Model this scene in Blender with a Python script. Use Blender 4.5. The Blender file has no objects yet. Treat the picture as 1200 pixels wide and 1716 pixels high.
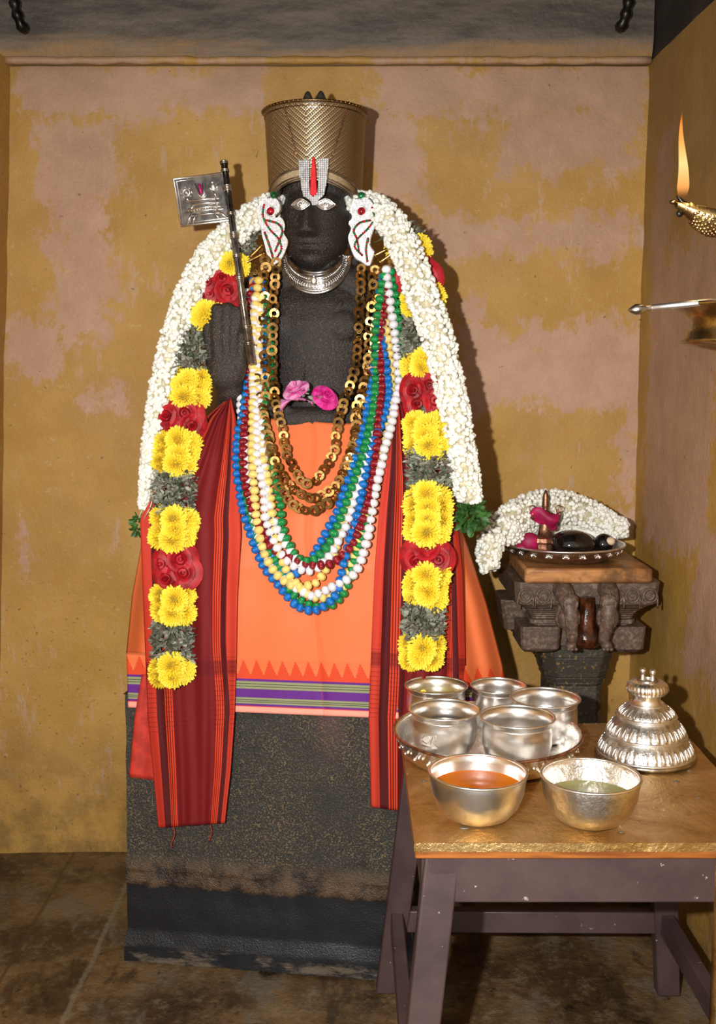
import bpy, math, random
from math import sin, cos, pi, atan, tan, radians as R, sqrt
from mathutils import Vector, Matrix, Euler, Quaternion, noise
random.seed(7)
S = bpy.context.scene
COL = S.collection
# ------------------------------------------------------------------ camera, light, exposure
CAMH = 1.5; PITCH = R(7.0); F = 1780.0
cd = bpy.data.cameras.new('camera'); cam = bpy.data.objects.new('camera', cd); COL.objects.link(cam)
cam.location = (0, 0, CAMH); cam.rotation_euler = (R(90) - PITCH, 0, 0)
cd.sensor_fit = 'VERTICAL'; cd.sensor_height = 24; cd.lens = 24 * F / 1716; cd.clip_start = .05
S.camera = cam
W = bpy.data.worlds.new('world'); S.world = W; W.use_nodes = True
# dim surround, with a bright patch added behind the camera to light the silver
wt = W.node_tree; bg = wt.nodes['Background']
_tc = wt.nodes.new('ShaderNodeTexCoord'); _dp = wt.nodes.new('ShaderNodeVectorMath'); _dp.operation = 'DOT_PRODUCT'
_dp.inputs[1].default_value = Vector((-.15, -.93, .33)).normalized(); wt.links.new(_tc.outputs['Generated'], _dp.inputs[0])
_rp = wt.nodes.new('ShaderNodeValToRGB'); wt.links.new(_dp.outputs['Value'], _rp.inputs[0])
_rp.color_ramp.elements[0].position = .45; _rp.color_ramp.elements[0].color = (.085, .072, .058, 1)
_rp.color_ramp.elements[1].position = .93; _rp.color_ramp.elements[1].color = (1.35, 1.28, 1.2, 1)
wt.links.new(_rp.outputs[0], bg.inputs[0]); bg.inputs[1].default_value = .52
fl = bpy.data.lights.new('camera_flash', 'AREA'); fl.shape = 'DISK'; fl.size = .035; fl.energy = 78
fl.color = (1.0, .98, .95)
flo = bpy.data.objects.new('camera_flash', fl); COL.objects.link(flo)
flo.location = (-.20, .02, 1.56); flo.rotation_euler = (R(84), 0, R(-2))
S.view_settings.view_transform = 'Standard'; S.view_settings.look = 'None'
S.view_settings.gamma = 1; S.view_settings.use_curve_mapping = False
S.view_settings.exposure = 0.0

# ------------------------------------------------------------------ photograph pixel -> point in the place
def ray(px, py):
    a = Vector(((px - 600) / F, 1.0, -(py - 858) / F))
    return Vector((a.x, a.y * cos(PITCH) + a.z * sin(PITCH), -a.y * sin(PITCH) + a.z * cos(PITCH)))
def P(px, py, D):                       # at distance D along world Y
    r = ray(px, py); t = D / r.y
    return Vector((r.x * t, D, CAMH + r.z * t))
def PZ(px, py, z):                      # on the horizontal plane z
    r = ray(px, py); t = (z - CAMH) / r.z
    return Vector((r.x * t, r.y * t, z))
IM = Matrix.Translation((-.105, 2.551, 0)) @ Matrix.Rotation(R(-8), 4, 'Z')   # frame of the statue, turned 8 degrees
IMI = IM.inverted()
def IL(px, py, off):                    # local statue coords; off = metres in front of the pedestal's face
    o = IMI @ Vector((0, 0, CAMH)); d = (IMI.to_3x3() @ ray(px, py))
    t = (-off - o.y) / d.y
    return o + d * t
def IP(px, py, off): return IM @ IL(px, py, off)
PXM = lambda D: F / D

# ------------------------------------------------------------------ mesh builder
def lerp(a, b, t): return a + (b - a) * t
def interp(pts, n):                     # catmull-rom resample by arc length; pts = list of tuples
    pts = [Vector(p) if len(p) <= 4 else p for p in pts]
    fine = []
    for i in range(len(pts) - 1):
        p0 = pts[max(i - 1, 0)]; p1 = pts[i]; p2 = pts[i + 1]; p3 = pts[min(i + 2, len(pts) - 1)]
        for k in range(12):
            t = k / 12
            fine.append(.5 * ((2 * p1) + (p2 - p0) * t + (2 * p0 - 5 * p1 + 4 * p2 - p3) * t * t + (3 * p1 - p0 - 3 * p2 + p3) * t ** 3))
    fine.append(pts[-1].copy())
    d = [0]
    for i in range(1, len(fine)): d.append(d[-1] + (fine[i] - fine[i - 1]).length)
    out = []; j = 0
    for k in range(n):
        s = d[-1] * k / (n - 1)
        while j < len(d) - 2 and d[j + 1] < s: j += 1
        seg = d[j + 1] - d[j]
        out.append(fine[j].lerp(fine[j + 1], 0 if seg < 1e-9 else min(1, (s - d[j]) / seg)))
    return out
def plen(pts): return sum((pts[i + 1] - pts[i]).length for i in range(len(pts) - 1))
def polyval(tab, x):                    # piecewise linear table [(x, v)...]
    if x <= tab[0][0]: return tab[0][1]
    for (a, u), (b, v) in zip(tab, tab[1:]):
        if x <= b: return u + (v - u) * (x - a) / (b - a)
    return tab[-1][1]
def rotto(d, up=Vector((0, 0, 1))): return Vector(d).to_track_quat('Z', 'Y').to_matrix().to_4x4()

class MB:
    def __init__(s): s.v = []; s.f = []; s.m = []; s.uv = []
    def add(s, v, f, mi=0, M=None, uv=None):
        b = len(s.v)
        s.v += [(M @ Vector(p)) if M else Vector(p) for p in v]
        s.f += [tuple(i + b for i in q) for q in f]; s.m += [mi] * len(f)
        s.uv += uv if uv else [(0, 0)] * len(v)
        return s
    def box(s, c, sz, M=None, mi=0, bev=0):
        x, y, z = [k / 2 for k in sz]; c = Vector(c)
        if bev <= 0:
            v = [c + Vector((a * x, b * y, d * z)) for a in (-1, 1) for b in (-1, 1) for d in (-1, 1)]
            return s.add(v, [(0, 1, 3, 2), (4, 6, 7, 5), (0, 4, 5, 1), (2, 3, 7, 6), (0, 2, 6, 4), (1, 5, 7, 3)], mi, M)
        ring = []
        for zz, k in ((-z, bev), (-z + bev, 0), (z - bev, 0), (z, bev)):
            X = x - k; Y = y - k; b = bev * .6 if k == 0 else bev * .3
            ring.append([(X, -Y + b), (X, Y - b), (X - b, Y), (-X + b, Y), (-X, Y - b), (-X, -Y + b), (-X + b, -Y), (X - b, -Y)])
            ring[-1] = [(a, d, zz) for a, d in ring[-1]]
        v = [c + Vector(p) for r in ring for p in r]; f = []
        for r in range(3):
            for i in range(8): f.append((r * 8 + i, r * 8 + (i + 1) % 8, r * 8 + 8 + (i + 1) % 8, r * 8 + 8 + i))
        f.append(tuple(range(7, -1, -1))); f.append(tuple(range(24, 32)))
        return s.add(v, f, mi, M)
    def lathe(s, prof, c=(0, 0, 0), seg=40, M=None, mi=0, flute=None, cap=True, a0=0, a1=2 * pi):
        v = []; f = []; c = Vector(c); n = len(prof); full = abs(a1 - a0 - 2 * pi) < 1e-6
        cnt = seg if full else seg + 1
        for j, (r, z) in enumerate(prof):
            for i in range(cnt):
                a = a0 + (a1 - a0) * i / seg; rr = r * (1 + (flute(j, a) if flute else 0))
                v.append(c + Vector((rr * cos(a), rr * sin(a), z)))
        for j in range(n - 1):
            for i in range(seg):
                k = (i + 1) % cnt
                f.append((j * cnt + i, j * cnt + k, (j + 1) * cnt + k, (j + 1) * cnt + i))
        if cap and full:
            if prof[0][0] > 1e-5: f.append(tuple(range(seg - 1, -1, -1)))
            if prof[-1][0] > 1e-5: f.append(tuple((n - 1) * seg + i for i in range(seg)))
        return s.add(v, f, mi, M)
    def sph(s, c, r, M=None, mi=0, nu=16, nv=10, rot=None):
        if not hasattr(r, '__len__'): r = (r, r, r)
        v = []; f = []; c = Vector(c)
        for j in range(nv + 1):
            t = pi * j / nv
            for i in range(nu):
                a = 2 * pi * i / nu
                p = Vector((r[0] * sin(t) * cos(a), r[1] * sin(t) * sin(a), r[2] * cos(t)))
                if rot: p = rot @ p
                v.append(c + p)
        for j in range(nv):
            for i in range(nu):
                k = (i + 1) % nu
                if j == 0: f.append((i, nu + i, nu + k))
                elif j == nv - 1: f.append((j * nu + i, (j + 1) * nu + i, j * nu + k))
                else: f.append((j * nu + i, (j + 1) * nu + i, (j + 1) * nu + k, j * nu + k))
        return s.add(v, f, mi, M)
    def tube(s, pts, rad, seg=10, M=None, mi=0, closed=False, flat=None):
        pts = [Vector(p) for p in pts]; n = len(pts); v = []; f = []
        if not hasattr(rad, '__len__'): rad = [rad] * n
        prev = None
        for i, p in enumerate(pts):
            if closed: d = pts[(i + 1) % n] - pts[i - 1]
            else: d = pts[min(i + 1, n - 1)] - pts[max(i - 1, 0)]
            d = d.normalized() if d.length > 1e-9 else Vector((0, 0, 1))
            if prev is None:
                u = d.orthogonal().normalized()
            else:
                u = (prev - d * prev.dot(d)); u = u.normalized() if u.length > 1e-6 else d.orthogonal().normalized()
            prev = u; w = d.cross(u)
            for k in range(seg):
                a = 2 * pi * k / seg
                v.append(p + (u * cos(a) + w * sin(a)) * rad[i])
        m = n if closed else n - 1
        for i in range(m):
            for k in range(seg):
                l = (k + 1) % seg; j = (i + 1) % n
                f.append((i * seg + k, i * seg + l, j * seg + l, j * seg + k))
        if not closed:
            f.append(tuple(range(seg - 1, -1, -1))); f.append(tuple((n - 1) * seg + k for k in range(seg)))
        return s.add(v, f, mi, M)
    def torus(s, c, Rr, r, M=None, mi=0, rot=None, nu=28, nv=8, sq=1.0):
        v = []; f = []; c = Vector(c)
        for i in range(nu):
            a = 2 * pi * i / nu
            for j in range(nv):
                b = 2 * pi * j / nv
                p = Vector(((Rr + r * cos(b)) * cos(a), (Rr + r * cos(b)) * sin(a), r * sin(b) * sq))
                if rot: p = rot @ p
                v.append(c + p)
        for i in range(nu):
            for j in range(nv):
                k = (i + 1) % nu; l = (j + 1) % nv
                f.append((i * nv + j, k * nv + j, k * nv + l, i * nv + l))
        return s.add(v, f, mi, M)
    def grid(s, fn, nu, nv, mi=0, M=None, flip=False):
        v = []; f = []; uv = []
        for j in range(nv + 1):
            for i in range(nu + 1):
                v.append(fn(i / nu, j / nv)); uv.append((i / nu, j / nv))
        w = nu + 1
        for j in range(nv):
            for i in range(nu):
                q = (j * w + i, j * w + i + 1, (j + 1) * w + i + 1, (j + 1) * w + i)
                f.append(q[::-1] if flip else q)
        return s.add(v, f, mi, M, uv)
    def slab(s, front, back, mi=0):     # outline points front and back
        n = len(front); f = [tuple(range(n)), tuple(range(2 * n - 1, n - 1, -1))]
        for i in range(n):
            k = (i + 1) % n; f.append((i, i + n, k + n, k))
        return s.add(list(front) + list(back), f, mi)
    def build(s, name, mats, parent=None, loc=None, smooth=True, uv=False, M=None):
        if not isinstance(mats, (list, tuple)): mats = [mats]
        me = bpy.data.meshes.new(name); o = bpy.data.objects.new(name, me)
        if parent is not None: org = parent['_w'] if '_w' in parent else parent.location
        else: org = Vector((0, 0, 0))
        if loc is None and parent is None and s.v:
            xs = [p.x for p in s.v]; ys = [p.y for p in s.v]; zs = [p.z for p in s.v]
            loc = Vector(((min(xs) + max(xs)) / 2, (min(ys) + max(ys)) / 2, min(zs)))
        if loc is None: loc = Vector(org) if parent is not None else Vector((0, 0, 0))
        loc = Vector(loc)
        me.from_pydata([tuple(p - loc) for p in s.v], [], s.f)
        for m in mats: me.materials.append(m)
        me.polygons.foreach_set('material_index', s.m)
        if smooth: me.polygons.foreach_set('use_smooth', [True] * len(s.f))
        if uv:
            l = me.uv_layers.new(name='uv')
            for lp in me.loops: l.data[lp.index].uv = s.uv[lp.vertex_index]
        me.update()
        COL.objects.link(o)
        if parent is not None: o.parent = parent; o.location = loc - Vector(org)
        else: o.location = loc
        o['_w'] = tuple(loc)
        return o
def hard(o, ang=35):
    try: o.data.set_sharp_from_angle(angle=R(ang))
    except Exception: pass
    return o
def bevel(o, w=.004, seg=2):
    m = o.modifiers.new('bevel', 'BEVEL'); m.width = w; m.segments = seg; m.limit_method = 'ANGLE'; m.angle_limit = R(40)
    return hard(o)
def thick(o, t, off=0):
    m = o.modifiers.new('thickness', 'SOLIDIFY'); m.thickness = t; m.offset = off; return o
def tag(o, label=None, cat=None, group=None, kind=None):
    if label: o['label'] = label
    if cat: o['category'] = cat
    if group: o['group'] = group
    if kind: o['kind'] = kind
    return o
def empty(name, loc, label, cat, group=None):
    o = bpy.data.objects.new(name, None); o.empty_display_size = .05; COL.objects.link(o)
    o.location = loc; o['_w'] = tuple(loc)
    return tag(o, label, cat, group)
def inst(src, parent, loc, rot=None, sc=1.0, data=None):      # one more copy of a part; loc in world metres
    c = src.copy(); COL.objects.link(c); c.parent = parent
    if data: c.data = data
    M = Matrix.Translation(Vector(loc) - Vector(parent['_w'])) @ (rot.to_4x4() if rot is not None else Matrix())
    c.matrix_basis = M
    c.scale = (sc, sc, sc) if not hasattr(sc, '__len__') else sc
    return c

# ------------------------------------------------------------------ materials
class NT:
    def __init__(s, name):
        s.mat = bpy.data.materials.new(name); s.mat.use_nodes = True; s.t = s.mat.node_tree
        s.b = s.t.nodes['Principled BSDF']; s.out = s.t.nodes['Material Output']
    def n(s, typ, **kw):
        nd = s.t.nodes.new(typ)
        for k, v in kw.items(): setattr(nd, k, v)
        return nd
    def l(s, a, b): s.t.links.new(a, b); return s
    def put(s, inp, v):
        if hasattr(v, 'links') or hasattr(v, 'is_linked'): s.l(v, inp)
        else:
            if hasattr(v, '__len__') and len(v) == 3 and inp.type == 'RGBA': v = (*v, 1)
            inp.default_value = v
    def math(s, op, a, b=0.0, c=0.0, clamp=False):
        nd = s.n('ShaderNodeMath', operation=op); nd.use_clamp = clamp
        s.put(nd.inputs[0], a); s.put(nd.inputs[1], b)
        if len(nd.inputs) > 2: s.put(nd.inputs[2], c)
        return nd.outputs[0]
    def mix(s, fac, a, b):
        nd = s.n('ShaderNodeMix', data_type='RGBA'); s.put(nd.inputs[0], fac); s.put(nd.inputs[6], a); s.put(nd.inputs[7], b)
        return nd.outputs[2]
    def ramp(s, v, lo, hi):
        nd = s.n('ShaderNodeMapRange'); nd.interpolation_type = 'SMOOTHSTEP'
        s.put(nd.inputs[0], v); nd.inputs[1].default_value = lo; nd.inputs[2].default_value = hi
        return nd.outputs[0]
    def pos(s, kind='Position'):
        if kind == 'Position': return s.n('ShaderNodeNewGeometry').outputs['Position']
        return s.n('ShaderNodeTexCoord').outputs[kind]
    def noise(s, scale=5, detail=4, rough=.55, vec=None, stretch=None, dist=0, typ='ShaderNodeTexNoise', out=0):
        vec = vec or s.pos()
        if stretch:
            m = s.n('ShaderNodeMapping'); s.l(vec, m.inputs[0]); m.inputs['Scale'].default_value = stretch; vec = m.outputs[0]
        nd = s.n(typ); s.l(vec, nd.inputs['Vector']); nd.inputs['Scale'].default_value = scale
        if typ == 'ShaderNodeTexNoise':
            nd.inputs['Detail'].default_value = detail; nd.inputs['Roughness'].default_value = rough; nd.inputs['Distortion'].default_value = dist
        return nd.outputs[out]
    def bump(s, h, strength=.3, dist=.01, prev=None):
        nd = s.n('ShaderNodeBump'); nd.inputs['Strength'].default_value = strength; nd.inputs['Distance'].default_value = dist
        s.l(h, nd.inputs['Height'])
        if prev: s.l(prev, nd.inputs['Normal'])
        s.l(nd.outputs[0], s.b.inputs['Normal']); return nd.outputs[0]
    def set(s, base=None, rough=None, metal=None, **kw):
        if base is not None: s.put(s.b.inputs['Base Color'], base)
        if rough is not None: s.put(s.b.inputs['Roughness'], rough)
        if metal is not None: s.put(s.b.inputs['Metallic'], metal)
        for k, v in kw.items(): s.put(s.b.inputs[k.replace('_', ' ')], v)
        return s
    def xyz(s, vec=None):
        nd = s.n('ShaderNodeSeparateXYZ'); s.l(vec or s.pos(), nd.inputs[0]); return nd.outputs
def lin(h):
    h = h.lstrip('#'); c = [int(h[i:i + 2], 16) / 255 for i in (0, 2, 4)]
    return tuple(x / 12.92 if x <= .04045 else ((x + .055) / 1.055) ** 2.4 for x in c)
def simple(name, c1, c2=None, scale=20, rough=.5, metal=0, bump=0, bscale=60, bdist=.004, stretch=None, lo=.4, hi=.6, coord=None, **kw):
    t = NT(name); v = t.pos(coord) if coord else None
    base = c1
    if c2 is not None: base = t.mix(t.ramp(t.noise(scale, 5, .6, vec=v, stretch=stretch), lo, hi), c1, c2)
    t.set(base, rough, metal, **kw)
    if bump: t.bump(t.noise(bscale, 5, .6, vec=v, stretch=stretch), bump, bdist)
    return t.mat

def wall_material(name, patches, soot=None, horiz='x'):
    t = NT(name); X = t.xyz(); ax = X[0] if horiz == 'x' else X[1]; az = X[2]
    n1 = t.noise(3.2, 6, .65); n2 = t.noise(14, 6, .7); n3 = t.noise(60, 5, .7, stretch=(1, 1, .5))
    wob = t.math('ADD', t.math('MULTIPLY', t.math('SUBTRACT', n1, .5), .30), t.math('MULTIPLY', t.math('SUBTRACT', n2, .5), .42))
    wob = t.math('ADD', wob, t.math('MULTIPLY', t.math('SUBTRACT', n3, .5), .26))
    acc = None
    for (cx, cz, hw, hh, amp) in patches:
        dx = t.math('SUBTRACT', t.math('ABSOLUTE', t.math('SUBTRACT', ax, cx)), hw)
        dz = t.math('SUBTRACT', t.math('ABSOLUTE', t.math('SUBTRACT', az, cz)), hh)
        d = t.math('MAXIMUM', dx, dz)                       # signed box distance
        g = t.math('MULTIPLY', t.math('SUBTRACT', amp, t.math('MULTIPLY', d, 5.5)), 1)
        g = t.math('MAXIMUM', g, -1.0)
        acc = g if acc is None else t.math('MAXIMUM', acc, g)
    m = t.math('ADD', acc, t.math('MULTIPLY', wob, 3.3))
    m = t.math('MULTIPLY', t.ramp(m, .03, .30), .92)
    ochre = t.mix(t.ramp(t.noise(5, 6, .6), .3, .7), lin('ae8435'), lin('bd9349'))
    ochre = t.mix(t.math('MULTIPLY', t.ramp(t.noise(2.2, 3, .6), .45, .7), .5), ochre, lin('a0763a'))
    pink = t.mix(t.ramp(t.noise(9, 5, .7), .3, .7), lin('b18c74'), lin('c09a81'))
    col = t.mix(m, ochre, pink)
    cl = t.ramp(t.noise(1.6, 4, .6), .4, .65)                # cloudy dark wash
    col = t.mix(t.math('MULTIPLY', cl, .2), col, lin('8a6238'))
    vs = t.math('MULTIPLY', t.ramp(t.noise(26, 6, .75, stretch=(1, 1, .22)), .57, .62), t.ramp(t.noise(2.5, 3, .6), .42, .58))
    col = t.mix(t.math('MULTIPLY', vs, .55), col, lin('b99a86'))
    fl = t.ramp(t.noise(38, 6, .75), .60, .66)               # small flakes
    col = t.mix(t.math('MULTIPLY', fl, .5), col, lin('c5a27a'))
    sp = t.ramp(t.noise(45, 3, .6), .30, .25)               # dirt specks
    col = t.mix(t.math('MULTIPLY', sp, .7), col, lin('5a4020'))
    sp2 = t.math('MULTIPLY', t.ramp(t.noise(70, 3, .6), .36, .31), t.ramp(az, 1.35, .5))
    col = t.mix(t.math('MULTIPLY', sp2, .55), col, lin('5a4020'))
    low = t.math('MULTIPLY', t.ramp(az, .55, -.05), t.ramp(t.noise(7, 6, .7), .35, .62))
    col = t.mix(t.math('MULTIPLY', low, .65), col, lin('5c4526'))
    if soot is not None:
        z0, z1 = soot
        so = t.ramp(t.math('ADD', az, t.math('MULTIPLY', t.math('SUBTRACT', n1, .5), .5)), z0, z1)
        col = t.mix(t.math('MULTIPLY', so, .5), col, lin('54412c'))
    t.set(col, .62, 0)
    h = t.math('ADD', t.math('MULTIPLY', n2, .6), t.math('MULTIPLY', t.noise(110, 4, .6), .35))
    h = t.math('ADD', h, t.math('MULTIPLY', m, -.05))
    t.bump(h, .45, .012)
    return t.mat

def box_of(px0, py0, px1, py1, amp=0.0, D=3.26):
    a = P(px0, py0, D); b = P(px1, py1, D)
    return ((a.x + b.x) / 2, (a.z + b.z) / 2, abs(b.x - a.x) / 2, abs(b.z - a.z) / 2, amp)
M = {}
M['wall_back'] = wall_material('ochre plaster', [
    box_of(40, 118, 430, 185, 0.33), box_of(60, 200, 180, 330, 0.23), box_of(90, 330, 190, 560, 0.18), box_of(30, 560, 90, 630, 0.28), box_of(130, 660, 210, 690, 0.08),
    box_of(640, 118, 1055, 185, 0.33), box_of(630, 190, 700, 330, 0.23), box_of(860, 180, 1050, 275, 0.28), box_of(700, 385, 1070, 405, 0.28),
    box_of(790, 570, 1075, 675, 0.38), box_of(1040, 640, 1075, 900, 0.08), box_of(20, 840, 60, 1000, -0.12), box_of(740, 480, 830, 560, -0.12)], (1.95, 2.75))
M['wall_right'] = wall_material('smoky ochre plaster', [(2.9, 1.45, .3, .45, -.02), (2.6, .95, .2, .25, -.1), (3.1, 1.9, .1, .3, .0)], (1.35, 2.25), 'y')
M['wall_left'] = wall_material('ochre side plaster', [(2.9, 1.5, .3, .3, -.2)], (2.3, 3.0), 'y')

def beam_mat():
    t = NT('sooty plaster'); X = t.xyz()
    st = t.noise(3, 6, .65, stretch=(.5, 1, 3.5)); n2 = t.noise(12, 6, .7, stretch=(.35, 1, 2))
    g = t.mix(t.ramp(n2, .3, .7), lin('3a332c'), lin('62574a'))
    o = t.mix(t.ramp(n2, .3, .7), lin('8f6a30'), lin('7d6348'))
    e = t.math('ADD', X[2], t.math('MULTIPLY', t.math('SUBTRACT', st, .5), .22))
    e = t.ramp(e, 2.435, 2.50)
    t.set(t.mix(e, o, g), .6, 0); t.bump(t.noise(40, 5, .7), .4, .01); return t.mat
M['beam'] = beam_mat()
M['soot'] = simple('soot and gap dark', lin('1a1511'), lin('30271f'), 6, .7, bump=.4)  # soot of the ceiling, also the dark of the gap above the right wall
def floor_mat():
    t = NT('wet worn stone floor')
    n = t.noise(3.0, 7, .68); n2 = t.noise(11, 7, .75, dist=.15); n3 = t.noise(40, 5, .7)
    c = t.mix(t.ramp(n, .38, .62), lin('46331f'), lin('7a603f'))
    c = t.mix(t.math('MULTIPLY', t.ramp(n2, .52, .68), .7), c, lin('85735a'))
    c = t.mix(t.ramp(n2, .42, .33), c, lin('261a10'))
    c = t.mix(t.math('MULTIPLY', t.ramp(n3, .52, .68), .3), c, lin('8a7a60'))
    g = t.noise(5, 7, .7, stretch=(1, .45, 1)); c = t.mix(t.math('MULTIPLY', t.ramp(g, .52, .62), .7), c, lin('6f675a')); c = t.mix(t.math('MULTIPLY', t.ramp(g, .46, .38), .6), c, lin('20160f'))
    X = t.xyz()
    def joint(x0, y0, x1, y1, w, c, colr):
        dx, dy = x1 - x0, y1 - y0; L = sqrt(dx * dx + dy * dy)
        d = t.math('SUBTRACT', t.math('MULTIPLY', t.math('SUBTRACT', X[0], x0), dy / L), t.math('MULTIPLY', t.math('SUBTRACT', X[1], y0), dx / L))
        d = t.math('ABSOLUTE', t.math('ADD', d, t.math('MULTIPLY', t.math('SUBTRACT', n2, .5), .03)))
        return t.mix(t.math('MULTIPLY', t.ramp(d, w, w * .3), .75), c, colr)
    a = PZ(110, 1700, 0); b = PZ(212, 1480, 0)
    c = joint(a.x, a.y, b.x, b.y, .010, c, lin('7a705c'))
    a = PZ(0, 1640, 0); b = PZ(70, 1520, 0)
    c = joint(a.x, a.y, b.x, b.y, .008, c, lin('4a3c28'))
    t.set(c, t.math('ADD', .28, t.math('MULTIPLY', n2, .35)), 0)
    t.bump(t.math('ADD', t.math('MULTIPLY', n2, .7), t.math('MULTIPLY', n3, .4)), .6, .02); return t.mat
M['floor'] = floor_mat()
def granite(name, dark, fleck, fs=180, lo=.56, hi=.66, rough=.42, bump=.5, fac=1.0):
    t = NT(name); n = t.noise(fs, 3, .6); n2 = t.noise(9, 5, .6)
    k = t.math('MULTIPLY', t.ramp(n, lo, hi), t.math('MULTIPLY', t.ramp(n2, .25, .65), fac))
    c = t.mix(k, dark, fleck)
    t.set(c, rough, 0); t.bump(t.math('ADD', n, t.math('MULTIPLY', n2, .6)), bump, .004); return t.mat
M['idol'] = granite('oiled black granite', lin('27221f'), lin('6e5a48'), 260, .50, .74, .5, .8)
M['face'] = M['idol']
def pedestal_mat():
    t = NT('weathered granite pedestal'); X = t.xyz()
    n = t.noise(240, 3, .6); n2 = t.noise(6, 5, .6); n3 = t.noise(14, 6, .7)
    up = t.mix(t.math('MULTIPLY', t.ramp(n, .5, .66), t.ramp(n2, .2, .7)), lin('292724'), lin('85704c'))
    up = t.mix(t.math('MULTIPLY', t.ramp(n3, .42, .3), .5), up, lin('191918'))
    band = t.mix(t.ramp(n3, .35, .6), lin('241b15'), lin('5c4734'))
    z = t.math('ADD', X[2], t.math('MULTIPLY', t.math('SUBTRACT', n3, .5), .05))
    c = t.mix(t.math('MULTIPLY', t.ramp(z, .30, .25), t.ramp(z, .20, .205)), up, band)
    pk = t.mix(t.ramp(n3, .4, .7), lin('17191c'), lin('1d2024'))
    c = t.mix(t.ramp(z, .212, .200), c, pk)
    c = t.mix(t.math('MULTIPLY', t.math('MULTIPLY', t.ramp(z, .055, .03), t.ramp(t.noise(9, 6, .7, stretch=(.6, 1, 2)), .48, .60)), .8), c, lin('6c5f50'))
    X2 = t.math('ABSOLUTE', t.math('SUBTRACT', X[0], -.07))
    st = t.math('MULTIPLY', t.ramp(X2, .06, .0), t.ramp(z, .50, .70))
    c = t.mix(t.math('MULTIPLY', st, .45), c, lin('6b4a4a'))
    t.set(c, t.math('SUBTRACT', .55, t.math('MULTIPLY', t.ramp(z, .30, .24), .2)), 0)
    t.bump(t.math('MULTIPLY', t.math('ADD', n, t.math('MULTIPLY', n3, 1.0)), t.math('ADD', .3, t.math('MULTIPLY', t.ramp(z, .2, .22), .7))), .6, .008); return t.mat
M['pedestal'] = pedestal_mat()
M['carved'] = granite('carved brown stone', lin('564439'), lin('8c7462'), 90, .42, .75, .5, .6)
M['pillar'] = granite('dark speckled pillar stone', lin('403a31'), lin('a98342'), 75, .58, .66, .5, .8)
M['silver'] = simple('polished silver', (.97, .95, .92), (.86, .83, .79), 22, .30, 1, bump=.12, bscale=45, bdist=.004)
M['silver_hammer'] = simple('hammered silver', (.95, .93, .90), (.78, .74, .69), 30, .28, 1, bump=.5, bscale=70, bdist=.006)
M['silver_old'] = simple('tarnished silver', (.80, .78, .75), (.42, .39, .36), 90, .33, 1, bump=.5, bscale=140, bdist=.003, lo=.5, hi=.7)
M['silver_dull'] = simple('dull silver', (.55, .50, .45), (.33, .29, .25), 40, .3, 1, bump=.2, bscale=60)
M['rod'] = simple('grey silver rod', (.42, .41, .40), (.2, .19, .18), 40, .3, 1)
M['gold'] = simple('antique gold', (.56, .33, .11), (.34, .18, .05), 40, .3, 1, bump=.15, bscale=80)
M['gold_dark'] = simple('dull gold wire', (.46, .28, .09), (.2, .11, .04), 60, .35, 1)
M['brass'] = simple('oily brass', (.50, .37, .16), (.28, .18, .08), 25, .28, 1, bump=.4, bscale=60, bdist=.004)
def brass_top():
    t = NT('worn brass sheet'); n = t.noise(7, 6, .65, dist=.8); n2 = t.noise(24, 6, .7); n3 = t.noise(80, 3, .6)
    c = t.mix(t.ramp(n, .35, .65), (.60, .36, .11), (.82, .56, .24))
    c = t.mix(t.math('MULTIPLY', t.ramp(n2, .55, .7), .5), c, (.33, .16, .05))
    t.set(c, t.math('ADD', .20, t.math('MULTIPLY', n2, .28)), .9)
    t.bump(t.math('ADD', t.math('MULTIPLY', n2, .6), t.math('ADD', n, t.math('MULTIPLY', n3, .05))), .45, .02); return t.mat
M['brass_top'] = brass_top()
M['edge_wood'] = simple('orange brown wood edge', lin('a8642a'), lin('7a4219'), 12, .4, stretch=(.3, 1, 3))
M['table_paint'] = simple('dusty maroon paint', lin('51403f'), lin('66524f'), 8, .5, bump=.2, bscale=30, lo=.35, hi=.7)
def paint():
    t = NT('maroon brown paint'); n = t.noise(7, 5, .6); n2 = t.noise(55, 3, .6)
    c = t.mix(t.ramp(n, .3, .7), lin('3f3031'), lin('52403f'))
    c = t.mix(t.math('MULTIPLY', t.ramp(n2, .70, .74), .7), c, lin('b8aca8'))
    c = t.mix(t.math('MULTIPLY', t.ramp(t.noise(4, 4, .7), .62, .70), .5), c, lin('6b3b28'))
    t.set(c, .42, 0); t.bump(t.noise(30, 4, .6), .15, .005); return t.mat
M['table_paint'] = paint()
def board_mat():
    t = NT('oiled wooden board'); n = t.noise(6, 5, .6, stretch=(1, 2.2, 6), dist=1.0); n2 = t.noise(5, 5, .65)
    c = t.mix(t.ramp(n, .35, .65), lin('c08a55'), lin('8e5a32'))
    c = t.mix(t.math('MULTIPLY', t.ramp(n2, .50, .62), .8), c, lin('4c3320'))
    t.set(c, .28, 0); t.bump(n, .2, .004); return t.mat
M['board'] = board_mat()
M['jasmine'] = simple('jasmine petal', lin('f7f3e8'), lin('e2dcc4'), 55, .55, lo=.45, hi=.72, Subsurface_Weight=.12)
M['jasmine_core'] = simple('jasmine stalks', lin('dcd5bd'), lin('b5ad8c'), 60, .8)
def petal(name, c1, c2, sc=35):
    return simple(name, c1, c2, sc, .6, lo=.35, hi=.7, Subsurface_Weight=.08)
M['yellow'] = petal('chrysanthemum petal', lin('fbe242'), lin('f3cf24'))
M['yellow_core'] = simple('chrysanthemum base', lin('b58a12'), lin('7d7a22'), 60, .8)
M['rose'] = petal('red rose petal', lin('b80f1c'), lin('7e0914'))
M['pink'] = petal('magenta rose petal', lin('d0268a'), lin('e063a8'))
M['pink_pale'] = petal('pale pink petal', lin('e8a0cf'), lin('d06ab0'))
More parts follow.
